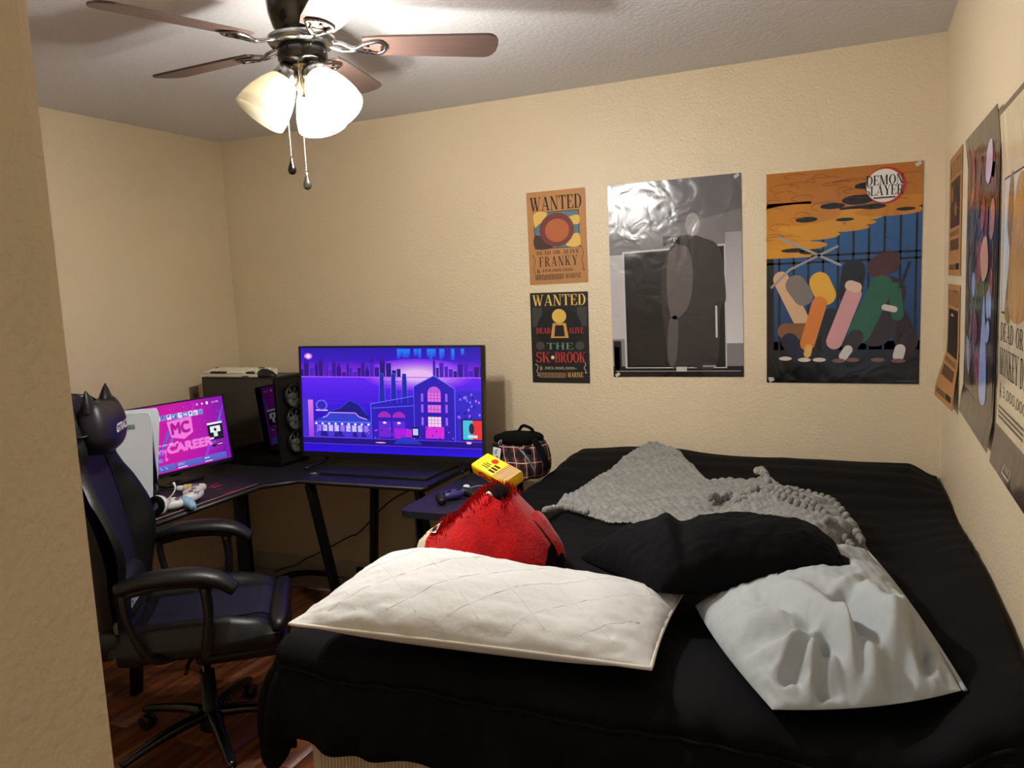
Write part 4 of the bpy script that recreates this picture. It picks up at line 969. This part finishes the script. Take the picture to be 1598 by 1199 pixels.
for s in (-1, 1):
    y = s*.285
    MB().tube([(-.19, y, .695), (-.10, y, .715), (.02, y, .713), (.10, y, .695), (.155, y, .655)], [.030, .042, .045, .042, .034], 14, smoothn=6, flat=.62).build('arm_pad', 'pu', ch)
    MB().tube([(-.17, y, .675), (-.08, y, .690), (.02, y, .688), (.09, y, .672)], .014, 8, smoothn=5).build('arm_frame', 'blackp', ch)
    MB().tube([(.065, y, .675), (.070, y*1.02, .58), (.05, y*1.0, .46), (.03, y*.75, .425)], [.028, .026, .026, .022], 10, smoothn=4, flat=.6).build('arm_post', 'blackp', ch)
    MB().tube([(-.175, y, .68), (-.165, y*1.01, .58), (-.12, y*.98, .46), (-.06, y*.75, .425)], .013, 8, smoothn=4).build('arm_brace', 'blackp', ch)
    MB().cyl(.045, -.012, .012, 20, TR(-.25, s*.235, .50) @ RX(PI/2), bev=.004).build('recline_bracket', 'blackp', ch)

# ------------------------------------------------------------------ red plush cushion, snack carton, backpack
pl = thing('plush_cushion', 'red furry plush cushion with cream band and black ends on the bed edge', 'plush toy', (0, 0, 0))
a_, b_2 = PX(641, 838, 2, .83), PX(868, 874, 2, .79)
pc0 = (a_+b_2)/2; ax = (b_2-a_); ax.z = 0; La = ax.length; axn = ax.normalized(); ayn = Vector((-axn.y, axn.x, 0))
pl.location = (pc0.x, pc0.y, BTOP); BASE = BTOP
def plv(t, an):
    """t 0 left end .. 1 right end; an around"""
    rb = .075+.062*sstep(0, .4, t)-.02*sstep(.75, 1, t)
    hgt = .10+.135*math.exp(-((t-.60)/.25)**2)
    end = (1-(2*abs(t-.5))**5)**.5
    c_, s_ = math.cos(an), math.sin(an)
    y = rb*(1.55 if c_ > 0 else 1.3)*end*math.copysign(abs(c_)**.8, c_)*(1-.38*max(0, s_)); z = (hgt*end*max(0, s_)**.85) if s_ > 0 else -.012*end*abs(s_)
    wob = .010*nz(t*6, an*2, 3)+.006*nz(t*14, an*5, 1)
    p = axn*((t-.5)*La*1.02)+ayn*(y+.02)+Vector((0, 0, z+.02+wob*max(0, s_)))
    return p
def plush_part(name, t0, t1, m_, grow=1.0, nt=40):
    def f(u, v):
        p = plv(t0+(t1-t0)*u, 2*PI*v); c = axn*((t0+(t1-t0)*u-.5)*La*1.02)+Vector((0, 0, .06)); q = c+(p-c)*grow; q.z = max(q.z, .012); return q
    return MB().grid(f, nt, 48).build(name, m_, pl)
plush_part('body', .09, .985, 'red', nt=60)
plush_part('black_end', -.0, .09, 'fur_black', 1.0, 10); plush_part('cream_band', .085, .165, 'tan', 1.025, 8); plush_part('black_foot', .955, 1.0, 'fur_black', 1.04, 8)
tp = plv(.64, PI/2)+Vector((0, 0, -.012))
MB().ell(tp+Vector((0, -.02, .0)), (.036, .034, .026), nu=20, nv=12, fn=lambda q: q*(1+.18*nz(q.x*40, q.y*40, q.z*40))).build('black_tuft', 'fur_black', pl)
MB().tube([tp+Vector((-.026, -.044, .003)), tp+Vector((-.016, -.052, .010)), tp+Vector((-.006, -.052, .0))], .004, 8, smoothn=4).build('white_mark', 'white', pl)
fl_ = MB().grid(lambda u, v: plv(.82+.17*u, PI*.50-.9*v*PI*.3)+Vector((.004+.012*v, -.006-.006*math.sin(u*PI), .004+.010*math.sin(v*PI))), 14, 10).build('side_flap', 'red', pl)
tg = MB(); P_ = plv(.155, PI*1.62+PI); P_ = plv(.16, 2.05)
tg.grid(lambda u, v: plv(.19+.05*u, 1.6+.5*v)+Vector((-.004, -.004, .006)), 6, 6).build('sewn_label', 'cream', pl)
MB().grid(lambda u, v: plv(.20+.028*u, 1.7+.3*v)+Vector((-.006, -.006, .009)), 4, 4).build('label_print', 'blackp', pl)
m = MB(); R_ = random.Random(3)
for i in range(1300):
    t = R_.uniform(.19, .72); an = R_.gauss(PI*.52, .26); p0 = plv(t, an); n_ = (p0-(axn*((t-.5)*La)+Vector((0, 0, .05)))).normalized()
    d_ = (n_+Vector((R_.uniform(-.5, .5), R_.uniform(-.5, .5), R_.uniform(-.1, .6)))).normalized(); L = R_.uniform(.010, .024); sd = d_.orthogonal()*.0012
    m.add([p0-sd, p0+sd, p0+d_*L], [(0, 1, 2)])
fu = m.build('fur', 'red', pl); fu['kind'] = 'stuff'

sn = thing('snack_carton', 'yellow snack carton with biscuit picture on top of the red plush cushion', 'carton', PX(776, 737, 2, 1.0))
e0, e1 = PX(752, 722, 2, 1.02), PX(803, 748, 2, .99); dv = (e1-e0); M = Matrix.Translation((0, 0, 0)) @ RZ(math.atan2(dv.y, dv.x)) @ RY(.22) @ RX(.38)
Ls = dv.length*1.08; Ws = .074; Hs = .038
def lp_(mb, name, m_): o = mb.build(name, m_, sn); o.matrix_local = M; return o
lp_(MB().box((Ls, Ws, Hs), bev=.008, seg=3), 'carton', 'yellow')
p = Paint(Ls, Ws)
p.rect(Ls*.63, 0.004, Ls*.985, Ws-.004, (196, 140, 78)); p.up()
for k in range(6): p.line([(Ls*(.64+.05*k), .006), (Ls*(.72+.045*k), Ws-.008)], .004, (120, 70, 34)); p.line([(Ls*(.655+.05*k), .006), (Ls*(.735+.045*k), Ws-.008)], .003, (240, 214, 160))
p.ell(Ls*.36, Ws*.72, .014, .010, (200, 40, 36))
for (x0, y0, x1, y1) in ((.44, .16, .60, .26), (.44, .32, .60, .42), (.44, .48, .60, .58), (.22, .24, .40, .28), (.20, .34, .40, .38), (.24, .44, .38, .48)): p.rect(Ls*x0, Ws*y0, Ls*x1, Ws*y1, (60, 40, 10))
o = p.build('front_print', 'gloss', sn, TR(-Ls/2, -Ws/2, Hs/2), off=.0006); o.matrix_local = M
p = Paint(Ls, Hs); p.rect(Ls*.6, .004, Ls*.97, Hs-.004, (176, 116, 60)); p.ell(Ls*.34, Hs*.5, .020, .011, (196, 60, 36)); p.up(); p.rect(Ls*.28, Hs*.42, Ls*.40, Hs*.58, (250, 235, 200)); p.rect(Ls*.44, Hs*.3, Ls*.56, Hs*.42, (70, 46, 12))
o = p.build('side_print', 'gloss', sn, TR(-Ls/2, -Ws/2, -Hs/2) @ RX(PI/2), off=.0006); o.matrix_local = M

bk = thing('backpack', 'dark red plaid backpack with black top and white hanging tag', 'backpack', (-1.385, 3.19, .722), -.15)
bk.scale = (.92, .92, .92)
def bkf(q):
    k = q.z/.12; return Vector((q.x*(1-.16*max(0, k)), q.y*(1-.2*max(0, k)), q.z+.012*nz(q.x*12, q.y*12, q.z*10)))
MB().ell((0, 0, .105), (.135, .10, .105), .55, .6, 36, 24, fn=bkf).build('bag_body', 'plaid', bk)
MB().ell((-.01, -.01, .196), (.112, .085, .028), .7, .6, 30, 12, fn=lambda q: q*(1+.12*nz(q.x*30, q.y*30, 1))).build('top_flap', 'fur_black', bk)
MB().ell((.0, -.085, .06), (.095, .035, .055), .5, .5, 24, 14).build('front_pocket', 'plaid', bk)
MB().tube([(-.03, .02, .215), (0, .02, .25), (.05, .02, .235), (.06, .02, .20)], .008, 8, smoothn=5).build('carry_loop', 'fur_black', bk)
MB().tube([(.05, -.02, .215), (.11, -.05, .19), (.155, -.06, .13), (.17, -.05, .07)], .020, 10, smoothn=6, flat=.35).build('shoulder_strap', 'fur_black', bk)
MB().tube([(.03, -.085, .17), (.09, -.095, .12), (.12, -.08, .05)], .008, 8, smoothn=5, flat=.4).build('grey_strap', 'grey', bk)
MB().tube([(-.05, -.095, .20), (-.045, -.108, .19), (-.055, -.112, .175), (-.062, -.104, .19), (-.05, -.095, .20)], .0025, 6, smoothn=3).build('key_ring', 'chrome', bk)
tgb = MB().box((.042, .004, .072), (-.062, -.128, .132), RY(.16), bev=.0015).build('hanging_tag', 'white', bk)
p = Paint(.042, .072)
for (x, y, w, h, c) in ((.010, .040, .014, .018, (150, 170, 190)), (.020, .020, .012, .014, (120, 140, 165)), (.008, .014, .010, .006, (90, 100, 120)), (.014, .060, .016, .004, (110, 120, 140))): p.rect(x, y, x+w, y+h, c)
p.build('tag_print', 'paper', tgb, TR(-.062, -.128, .132) @ RY(.16) @ TR(-.021, -.002, -.036) @ RX(PI/2), off=.0005)
for (x, z) in ((-.09, .17), (.085, .16)): MB().box((.03, .01, .022), (x, -.092, z), bev=.003).build('buckle', 'blackp', bk)
# black controller and cable on the side table
t2 = thing('game_controller', 'black and violet game controller on the side table', 'controller', (-1.52, 2.78, .722), .9)
MB().ell((0, 0, .022), (.050, .030, .018), .8, .7, 24, 12).build('body', 'purple', t2)
for s in (-1, 1):
    MB().tube([(s*.045, .005, .024), (s*.062, -.015, .022), (s*.072, -.06, .014)], [.020, .020, .012], 12, smoothn=5).build('grip', 'blackp', t2)
    MB().cyl(.009, .034, .046, 14, TR(s*.02, -.008, 0), bev=.002).build('thumbstick', 'blackp', t2)
tag(MB().tube([(-1.50, 2.84, .74), (-1.47, 2.90, .75), (-1.42, 2.96, .735), (-1.45, 3.04, .728), (-1.50, 3.07, .727)], .004, 8, smoothn=6).build('charging_cable', 'grey'), 'grey charging cable looping over the side table', 'cable')
wb = PX(728, 757, 2, .74)
tag(MB().ell((0, 0, .010), (.016, .012, .010), nu=18, nv=10).cyl(.017, 0, .006, 18).build('earbud_case', 'white', None, (wb.x, wb.y, .722)), 'small white rounded gadget on the side table', 'gadget')
u0 = PX(489, 741, 2, DZ)
tag(MB().box((.030, .014, .010), (0, 0, .005), bev=.002).box((.012, .010, .006), (.020, 0, .005)).build('usb_stick', 'chrome', None, (u0.x, u0.y, DZ), (0, 0, .6)), 'small silver usb stick on the desk left of the television', 'usb stick')
# power cable from the television down to the floor
cp = [PX(x, y, 1, yv) for x, y, yv in ((640, 765, 3.36), (612, 780, 3.40), (590, 800, 3.44), (560, 832, 3.46), (545, 838, 3.46), (500, 862, 3.47), (478, 872, 3.46), (462, 882, 3.40))]+[PX(440, 888, 2, .006), PX(430, 892, 2, .006)]
for q in cp: q.z = max(q.z, .006)
tag(MB().tube(cp, .004, 6, smoothn=5).build('power_cable', 'blackp'), 'black power cable drooping under the desk to the floor', 'cable')
#==POSTERS==
# ------------------------------------------------------------------ posters
BACKT = Matrix(((1, 0, 0, 0), (0, 0, -1, 0), (0, 1, 0, 0), (0, 0, 0, 1)))        # x right, y up, z out of the back wall
RIGHTT = Matrix(((0, 0, -1, 0), (-1, 0, 0, 0), (0, 1, 0, 0), (0, 0, 0, 1)))       # the same on the right wall
def poster(label, w, h, paint, loc, T, m_, roll=0.0, warp=None, group=None, base=(200, 200, 200), tape=()):
    t = thing('poster', label, 'poster', loc, 0, group)
    T = T @ RZ(roll)
    s = Paint(w, h); s.rect(0, 0, w, h, base, 14, 20); s.build('sheet', m_, t, T, warp, off=.0)
    s = Paint(w, h); s.rect(0, 0, w, h, (225, 222, 215), 14, 20); b = s.build('back', 'paper', t, T, warp, off=-.0004)
    paint.build('print', m_, t, T, warp, off=.00035)
    for (x, y) in tape: MB().box((.022, .014, .0006), (x, y, .0016), .6).build('tape', 'tape', t).matrix_local = T
    return t
INK = (34, 26, 22)
def scroll(p, x, y, s, h, c):
    p.line([(x, y), (x+s*.006, y+h*.15), (x-s*.004, y+h*.4), (x+s*.006, y+h*.7), (x, y+h*.92), (x-s*.006, y+h), (x-s*.010, y+h*.94)], .0022, c); p.line([(x, y), (x+s*.008, y-h*.03), (x+s*.012, y+h*.05)], .0022, c)
def smallprint(p, x0, y0, x1, n, c, hh=.0035, gap=.0065):
    R_ = random.Random(9)
    for k in range(n):
        x = x0
        while x < x1-.004:
            w = R_.uniform(.006, .016); p.rect(x, y0+k*gap, min(x1, x+w), y0+k*gap+hh, c); x += w+.0022
def berry(p, x, y, h, c): p.serif('B', x, y, x+h*.72, y+h, c); p.line([(x+h*.2, y-h*.2), (x+h*.2, y+h*1.2)], h*.12, c); p.line([(x-h*.05, y+h*.42), (x+h*.75, y+h*.42)], h*.10, c)
w, h = .290, .430
def wanted_tan():
    p = Paint(w, h); p.rect(0, 0, w, h, (176, 124, 74), 6, 8, top=(186, 132, 80)); p.up()
    p.serif('WANTED', .017, .342, .273, .405, INK)
    p.rect(.033, .165, .257, .335, INK); p.up(); p.rect(.036, .168, .254, .332, (92, 118, 128)); p.up()
    p.blob([(.036, .332), (.10, .332), (.085, .30), (.05, .275), (.036, .27)], (222, 184, 96)); p.blob([(.20, .30), (.254, .31), (.254, .27), (.215, .275)], (222, 184, 96)); p.blob([(.19, .175), (.254, .17), (.254, .225), (.22, .22)], (222, 184, 96)); p.blob([(.036, .168), (.12, .168), (.10, .205), (.036, .23)], (70, 50, 44)); p.up()
    p.ell(.145, .25, .086, .078, (118, 58, 50)); p.up(); p.ell(.147, .247, .060, .054, (176, 96, 56)); p.up()
    p.serif('DEAD OR ALIVE', .040, .138, .252, .156, INK); p.serif('FRANKY', .052, .083, .242, .128, INK, .22)
    berry(p, .040, .053, .018, INK); p.text('394,000,000-', .064, .055, .225, .070, INK)
    smallprint(p, .034, .022, .172, 4, INK); p.serif('MARINE', .180, .024, .258, .046, INK)
    for x in (.026, .266): scroll(p, x, .03 if x < .1 else .06, 1, .11, INK)
    return p
poster('tan wanted poster with orange disc picture, upper left poster above the television', w, h, wanted_tan(), (-1.457, YB-.002, 1.570), BACKT, 'paper', base=(176, 124, 74))
def wanted_black():
    p = Paint(w, h); p.rect(0, 0, w, h, (30, 27, 25)); p.up()
    p.rect(.008, .27, .06, .36, (62, 58, 54)); p.rect(.235, .27, .282, .36, (62, 58, 54)); p.up()
    p.ell(.145, .255, .115, .105, (20, 17, 16)); p.up()
    Ye = (226, 186, 92); RD = (196, 56, 54)
    p.serif('WANTED', .012, .368, .280, .420, Ye)
    p.ell(.145, .318, .036, .034, (220, 178, 84)); p.poly([(.112, .285), (.178, .285), (.190, .215), (.100, .215)], (196, 150, 70)); p.up(); p.poly([(.124, .275), (.166, .275), (.172, .222), (.118, .222)], (26, 20, 16))
    p.serif('DEAD', .028, .236, .100, .264, RD); p.serif('ALIVE', .190, .236, .264, .264, RD)
    p.serif('THE', .078, .160, .212, .192, (106, 140, 120), .1); p.ell(.045, .178, .022, .020, (72, 68, 64)); p.ell(.245, .178, .022, .020, (72, 68, 64))
    p.serif('SK', .020, .098, .095, .148, RD, .02); p.serif('BROOK', .118, .098, .272, .148, RD, .02); p.ell(.107, .122, .010, .010, (230, 210, 170), 5)
    berry(p, .040, .060, .018, (214, 160, 130)); p.text('383,000,000-', .064, .063, .225, .077, (190, 176, 150))
    smallprint(p, .034, .026, .172, 4, (190, 150, 100), .0028); p.serif('MARINE', .180, .028, .258, .052, Ye)
    for x in (.026, .266): scroll(p, x, .034 if x < .1 else .05, 1, .055, (222, 205, 170))
    return p
poster('black wanted poster with yellow and red lettering below the tan one', w, h, wanted_black(), (-1.466, YB-.002, 1.102), BACKT, 'paper', roll=-.012, base=(30, 27, 25))
def grey_film():
    w, h = .584, .866; p = Paint(w, h); X = lambda a: a*w; Y = lambda b: b*h
    p.rect(0, 0, w, h, (128, 124, 126), 6, 12, top=(112, 108, 112)); p.up()
    p.poly([(0, Y(.80)), (X(.6), Y(.78)), (w, Y(.83)), (w, h), (0, h)], (96, 92, 96)); p.rect(X(.88), Y(.17), w, Y(.72), (206, 204, 206), top=(150, 146, 150)); p.rect(0, Y(.20), X(.10), Y(.64), (186, 182, 184)); p.rect(0, 0, w, Y(.055), (22, 20, 22)); p.up()
    p.poly([(X(.10), Y(.045)), (X(.10), Y(.655)), (X(.88), Y(.665)), (X(.88), Y(.045))], (190, 188, 190)); p.up(); p.poly([(X(.115), Y(.05)), (X(.115), Y(.645)), (X(.87), Y(.655)), (X(.87), Y(.05))], (26, 24, 26)); p.up()
    p.rect(X(.13), Y(.06), X(.42), Y(.58), (34, 32, 34)); p.rect(X(.01), Y(.03), X(.07), Y(.19), (30, 28, 30)); p.rect(X(.015), Y(.035), X(.055), Y(.16), (70, 68, 70)); p.rect(X(.42), Y(.67), X(.56), Y(.72), (28, 26, 28)); p.up()
    for k in (.505, .525, .54): p.rect(X(k-.004), Y(.68), X(k+.004), Y(.71), (170, 168, 170))
    # plain stand-in for the picture in the middle of the sheet
    p.blob([(X(.52), Y(.70)), (X(.62), Y(.72)), (X(.72), Y(.70)), (X(.84), Y(.64)), (X(.88), Y(.40)), (X(.84), Y(.34)), (X(.80), Y(.06)), (X(.62), Y(.05)), (X(.45), Y(.06)), (X(.42), Y(.22)), (X(.40), Y(.38)), (X(.42), Y(.58))], (52, 48, 50)); p.up()
    p.blob([(X(.47), Y(.64)), (X(.60), Y(.66)), (X(.64), Y(.52)), (X(.60), Y(.36)), (X(.48), Y(.30)), (X(.44), Y(.46))], (92, 86, 86)); p.blob([(X(.45), Y(.28)), (X(.52), Y(.30)), (X(.50), Y(.08)), (X(.44), Y(.08))], (84, 79, 80)); p.ell(X(.645), Y(.77), X(.055), Y(.058), (150, 146, 146))
    p.rect(X(.80), Y(.20), X(.815), Y(.36), (190, 188, 190)); p.up()
    p.ell(X(.44), Y(.955), X(.032), Y(.009), (16, 14, 16)); p.line([(X(.44), Y(.95)), (X(.44), Y(.91))], .004, (40, 36, 40)); p.ell(X(.455), Y(.88), X(.05), Y(.042), (134, 130, 134)); p.line([(X(.02), Y(.03)), (X(.98), Y(.03))], .004, (140, 138, 140)); p.up()
    p.serif('HALLOWEEN II', X(.045), Y(.915), X(.39), Y(.948), (14, 12, 14))
    p.rect(X(.50), Y(.028), X(.58), Y(.052), (190, 188, 188)); p.rect(X(.70), Y(.05), X(.80), Y(.06), (140, 138, 140))
    return w, h, p
gw, gh_, gpnt = grey_film()
poster('glossy creased black and white film poster in the middle of the back wall', gw, gh_, gpnt, (-1.060, YB-.003, 1.130), BACKT, 'crinkle', base=(120, 118, 120), tape=((.02, .01), (.565, .855)))
def anime():
    w, h = .582, .872; p = Paint(w, h); X = lambda a: a*w; Y = lambda b: b*h; R_ = random.Random(8)
    p.rect(0, 0, w, h, (20, 16, 18)); p.up(); p.rect(X(.02), Y(.16), w, Y(.78), (22, 48, 88), 1, 5, top=(44, 92, 146)); p.rect(0, 0, w, Y(.17), (16, 14, 15)); p.rect(0, Y(.17), w, Y(.2), (24, 46, 92)); p.up()
    for k in range(10): p.rect(X(.08+.098*k), Y(.14), X(.095+.098*k), Y(.78), (18, 20, 30))
    for y in (.60, .57): p.rect(0, Y(y), w, Y(y+.010), (18, 20, 30))
    p.rect(0, Y(.15), X(.05), Y(.60), (18, 14, 16)); p.up()
    # dark gold cloud bands above
    OC = (206, 142, 34)
    p.poly([(0, h), (w, h), (w, Y(.84)), (0, Y(.80))], (176, 108, 32)); p.rect(0, Y(.60), X(.30), Y(.86), OC, top=(184, 116, 32)); p.up()
    for (cx, cy, rx, ry) in ((.15, .62, .20, .020), (.25, .655, .16, .020), (.33, .70, .16, .022), (.30, .74, .22, .03), (.50, .725, .18, .016), (.56, .78, .22, .03), (.80, .79, .22, .022), (.90, .83, .16, .03), (.62, .745, .10, .012), (.2, .80, .3, .05)): p.ell(X(cx), Y(cy), X(rx), Y(ry), OC if cy < .79 else (190, 122, 32), 24); p.lay += 1
    for (cx, cy, rx, ry) in ((.27, .775, .075, .013), (.44, .83, .08, .014), (.60, .85, .10, .022), (.66, .91, .08, .016), (.90, .795, .06, .008), (.19, .635, .09, .010), (.30, .625, .08, .012), (.52, .765, .06, .008), (.70, .815, .08, .012)): p.ell(X(cx), Y(cy), X(rx), Y(ry), (26, 18, 14), 18)
    p.up()
    for k in range(34):
        cx, cy = R_.uniform(.03, .95), R_.uniform(.80, .985) if k > 10 else R_.uniform(.66, .8)
        if cy < .8 and cx > .26: continue
        rx, ry = R_.uniform(.04, .12), R_.uniform(.008, .02); p.line([(max(0, min(w, X(cx+rx*math.cos(a*PI/6)))), min(h, Y(cy+ry*math.sin(a*PI/6)))) for a in range(0, 9)], .0016, (112, 62, 24))
    p.up(); p.ell(X(.775), Y(.905), X(.125), Y(.082), (176, 40, 34), 30); p.up(); p.ell(X(.765), Y(.905), X(.112), Y(.074), (228, 224, 216), 30); p.up()
    p.serif('DEMON', X(.652), Y(.908), X(.885), Y(.952), (26, 22, 22), .02); p.serif('SLAYER', X(.645), Y(.862), X(.885), Y(.906), (26, 22, 22), .02); p.rect(X(.70), Y(.848), X(.835), Y(.855), (60, 54, 54)); p.up()
    # plain overlapping colour shapes standing in for the picture
    def B(pts, c): p.blob([(X(a), Y(b)) for a, b in pts], c); p.up()
    def bar(x0, y0, x1, y1, wd_, c):
        n = 7; L = math.hypot(x1-x0, y1-y0); ux, uy = (x1-x0)/L, (y1-y0)/L; q = []
        for e_, sg in (((x1, y1), 1), ((x0, y0), -1)):
            for i in range(n+1):
                a = -PI/2+PI*i/n; q.append((X(e_[0]+sg*(wd_*(math.cos(a)*ux-math.sin(a)*uy))), Y(e_[1]+sg*(wd_*(math.cos(a)*uy+math.sin(a)*ux)*.7))))
        p.poly(q, c); p.up()
    for a in ((.10, .50, .24, .30, .055, (206, 168, 134)), (.20, .47, .25, .42, .07, (122, 112, 106)), (.13, .25, .31, .25, .055, (126, 82, 46)), (.16, .20, .22, .14, .06, (24, 28, 48)), (.44, .30, .40, .17, .08, (24, 20, 22)),
              (.36, .48, .40, .42, .07, (222, 168, 44)), (.36, .38, .28, .19, .05, (212, 122, 34)), (.58, .53, .56, .42, .075, (24, 20, 22)), (.58, .42, .46, .20, .055, (208, 150, 152)), (.56, .46, .60, .45, .035, (220, 186, 164)),
              (.80, .56, .74, .54, .075, (76, 36, 32)), (.80, .42, .72, .25, .11, (46, 28, 28)), (.86, .30, .92, .19, .07, (44, 26, 26)), (.76, .45, .62, .24, .075, (36, 92, 64)), (.84, .44, .86, .32, .04, (36, 92, 64)), (.78, .355, .84, .345, .02, (206, 202, 196)), (.60, .22, .56, .17, .05, (44, 26, 26)), (.55, .16, .52, .13, .03, (204, 200, 196)), (.88, .16, .87, .13, .035, (204, 200, 196)), (.29, .17, .28, .14, .025, (222, 170, 80))): bar(*a)
    for (a, b) in ((.13, .118), (.26, .112), (.36, .112), (.49, .108), (.58, .112), (.74, .112), (.87, .108)): p.ell(X(a), Y(b), X(.045), Y(.010), (206, 196, 184) if a < .4 else (120, 84, 74))
    p.line([(X(.03), Y(.46)), (X(.16), Y(.545)), (X(.48), Y(.645))], .010, (150, 146, 146)); p.line([(X(.08), Y(.70)), (X(.30), Y(.625)), (X(.50), Y(.555))], .010, (158, 154, 152)); p.line([(X(.87), Y(.44)), (X(.93), Y(.56))], .009, (26, 30, 44))
    p.rect(X(.012), Y(.018), X(.035), Y(.026), (200, 200, 200)); p.rect(X(.86), Y(.012), X(.985), Y(.015), (90, 88, 88))
    return w, h, p
aw, ah, apnt = anime()
poster('colourful poster with gold clouds over blue bars nearest the room corner', aw, ah, apnt, (-.381, YB-.003, 1.106), BACKT, 'gloss', roll=-.008, base=(40, 36, 36), tape=((.02, .012), (.565, .862)))
# right wall
TANP = (178, 128, 80)
def small_wanted(w, h, seed):
    p = Paint(w, h); R_ = random.Random(seed); X = lambda a: a*w; Y = lambda b: b*h
    p.rect(0, 0, w, h, TANP, 6, 10); p.up(); p.serif('WANTED', X(.06), Y(.82), X(.94), Y(.95), INK); p.rect(X(.12), Y(.40), X(.88), Y(.79), INK); p.up(); p.rect(X(.14), Y(.41), X(.86), Y(.78), (70, 46, 38)); p.up()
    for k in range(7): p.ell(X(R_.uniform(.25, .75)), Y(R_.uniform(.48, .72)), X(R_.uniform(.06, .16)), Y(R_.uniform(.03, .08)), R_.choice([(150, 96, 60), (196, 150, 100), (100, 44, 40), (40, 28, 26)])); p.up()
    p.serif('DEAD OR ALIVE', X(.12), Y(.33), X(.88), Y(.37), INK); p.rect(X(.15), Y(.21), X(.85), Y(.30), (92, 62, 40)); smallprint(p, X(.1), Y(.05), X(.6), 3, INK); p.rect(X(.64), Y(.05), X(.9), Y(.10), INK)
    return p
poster('small tan wanted poster on the right wall, upper one by the corner', .40, .41, small_wanted(.40, .41, 1), (XR-.002, 3.335, 1.53), RIGHTT, 'paper', roll=0.0, base=TANP)
poster('small tan wanted poster with curling bottom on the right wall', .40, .41, small_wanted(.40, .41, 2), (XR-.002, 3.33, 1.09), RIGHTT, 'paper', base=TANP,
       warp=lambda x, y: (x, y, .040*sstep(.20, 0, y)*(1-.6*x/.40)))
def dark_anime():
    w, h = .62, .80; p = Paint(w, h); R_ = random.Random(21); X = lambda a: a*w; Y = lambda b: b*h
    p.rect(0, 0, w, h, (58, 50, 48), 6, 10); p.up(); p.rect(X(.02), Y(.10), X(.97), Y(.93), (34, 26, 36)); p.up()
    for k in range(46):
        y = R_.uniform(.16, .90); top = y > .5
        c = R_.choice([(150, 60, 66), (96, 40, 52), (188, 120, 110), (60, 40, 60), (120, 34, 50)]) if top else R_.choice([(84, 84, 140), (150, 170, 220), (90, 60, 120), (130, 60, 96), (46, 46, 80)])
        p.ell(X(R_.uniform(.12, .88)), Y(y), X(R_.uniform(.03, .09)), Y(R_.uniform(.02, .08)), c, 12, R_.uniform(-1, 1)); p.lay += k % 2
    p.blob([(X(.68), Y(.90)), (X(.80), Y(.93)), (X(.84), Y(.86)), (X(.76), Y(.80)), (X(.66), Y(.82))], (206, 186, 222)); p.blob([(X(.55), Y(.60)), (X(.72), Y(.64)), (X(.78), Y(.54)), (X(.62), Y(.50))], (214, 160, 140)); p.blob([(X(.66), Y(.42)), (X(.72), Y(.42)), (X(.80), Y(.14)), (X(.58), Y(.14))], (150, 170, 226)); p.up()
    for k in range(7): x = .42+.06*k; p.line([(X(x), Y(.44)), (X(x+.02), Y(.50)), (X(x+.045), Y(.45))], .004, (196, 186, 60))
    return w, h, p
dw, dh, dp = dark_anime()
poster('dark glossy poster with red and violet shapes on the right wall', dw, dh, dp, (XR-.002, 2.765, 1.125), RIGHTT, 'gloss', base=(58, 50, 48), roll=-.012,
       warp=lambda x, y: (x, y, .002+.012*sstep(.10, 0, y)+.008*sstep(.74, .80, y)))
def big_wanted():
    w, h = .60, .79; p = Paint(w, h); X = lambda a: a*w; Y = lambda b: b*h
    p.rect(0, 0, w, h, (74, 62, 58), 6, 10); p.up(); p.rect(X(.035), Y(.12), X(.965), Y(.985), (214, 198, 166), 4, 6); p.up()
    p.serif('WANTED', X(.07), Y(.85), X(.93), Y(.955), (52, 44, 42)); p.rect(X(.09), Y(.44), X(.91), Y(.81), INK); p.up(); p.rect(X(.097), Y(.446), X(.903), Y(.804), (208, 210, 214)); p.up()
    p.blob([(X(.16), Y(.446)), (X(.30), Y(.446)), (X(.30), Y(.78)), (X(.22), Y(.80)), (X(.18), Y(.68)), (X(.24), Y(.6))], (146, 110, 66)); p.up(); p.blob([(X(.24), Y(.46)), (X(.6), Y(.46)), (X(.6), Y(.74)), (X(.36), Y(.78))], (188, 142, 84)); p.up()
    p.serif('DEAD OR ALIVE', X(.09), Y(.365), X(.91), Y(.415), (60, 50, 48)); p.serif('MONKEY D. LUFFY', X(.08), Y(.27), X(.92), Y(.345), (60, 50, 48)); berry(p, X(.10), Y(.205), .03, (60, 50, 48)); p.text('3,000,000,000-', X(.17), Y(.205), X(.86), Y(.24), (60, 50, 48))
    smallprint(p, X(.08), Y(.145), X(.60), 3, (60, 50, 48), .006, .011); p.serif('MARINE', X(.64), Y(.145), X(.91), Y(.18), (60, 50, 48)); p.frame(X(.30), Y(.02), X(.44), Y(.075), .004, (210, 196, 170))
    for k in range(3): p.line([(X(.32+.035*k), Y(.03)), (X(.345+.035*k), Y(.065))], .004, (210, 196, 170))
    for x in (.055, .945): scroll(p, X(x), Y(.17), 1.5, .16, (60, 50, 48))
    return w, h, p
bw2, bh2, bpt = big_wanted()
poster('large pale wanted poster with dark border nearest the camera on the right wall', bw2, bh2, bpt, (XR-.002, 2.115, 1.105), RIGHTT, 'gloss', base=(74, 62, 58), warp=lambda x, y: (x, y, .002+.010*sstep(.07, 0, y)+.008*sstep(.73, .79, y)), tape=((.012, .012),))
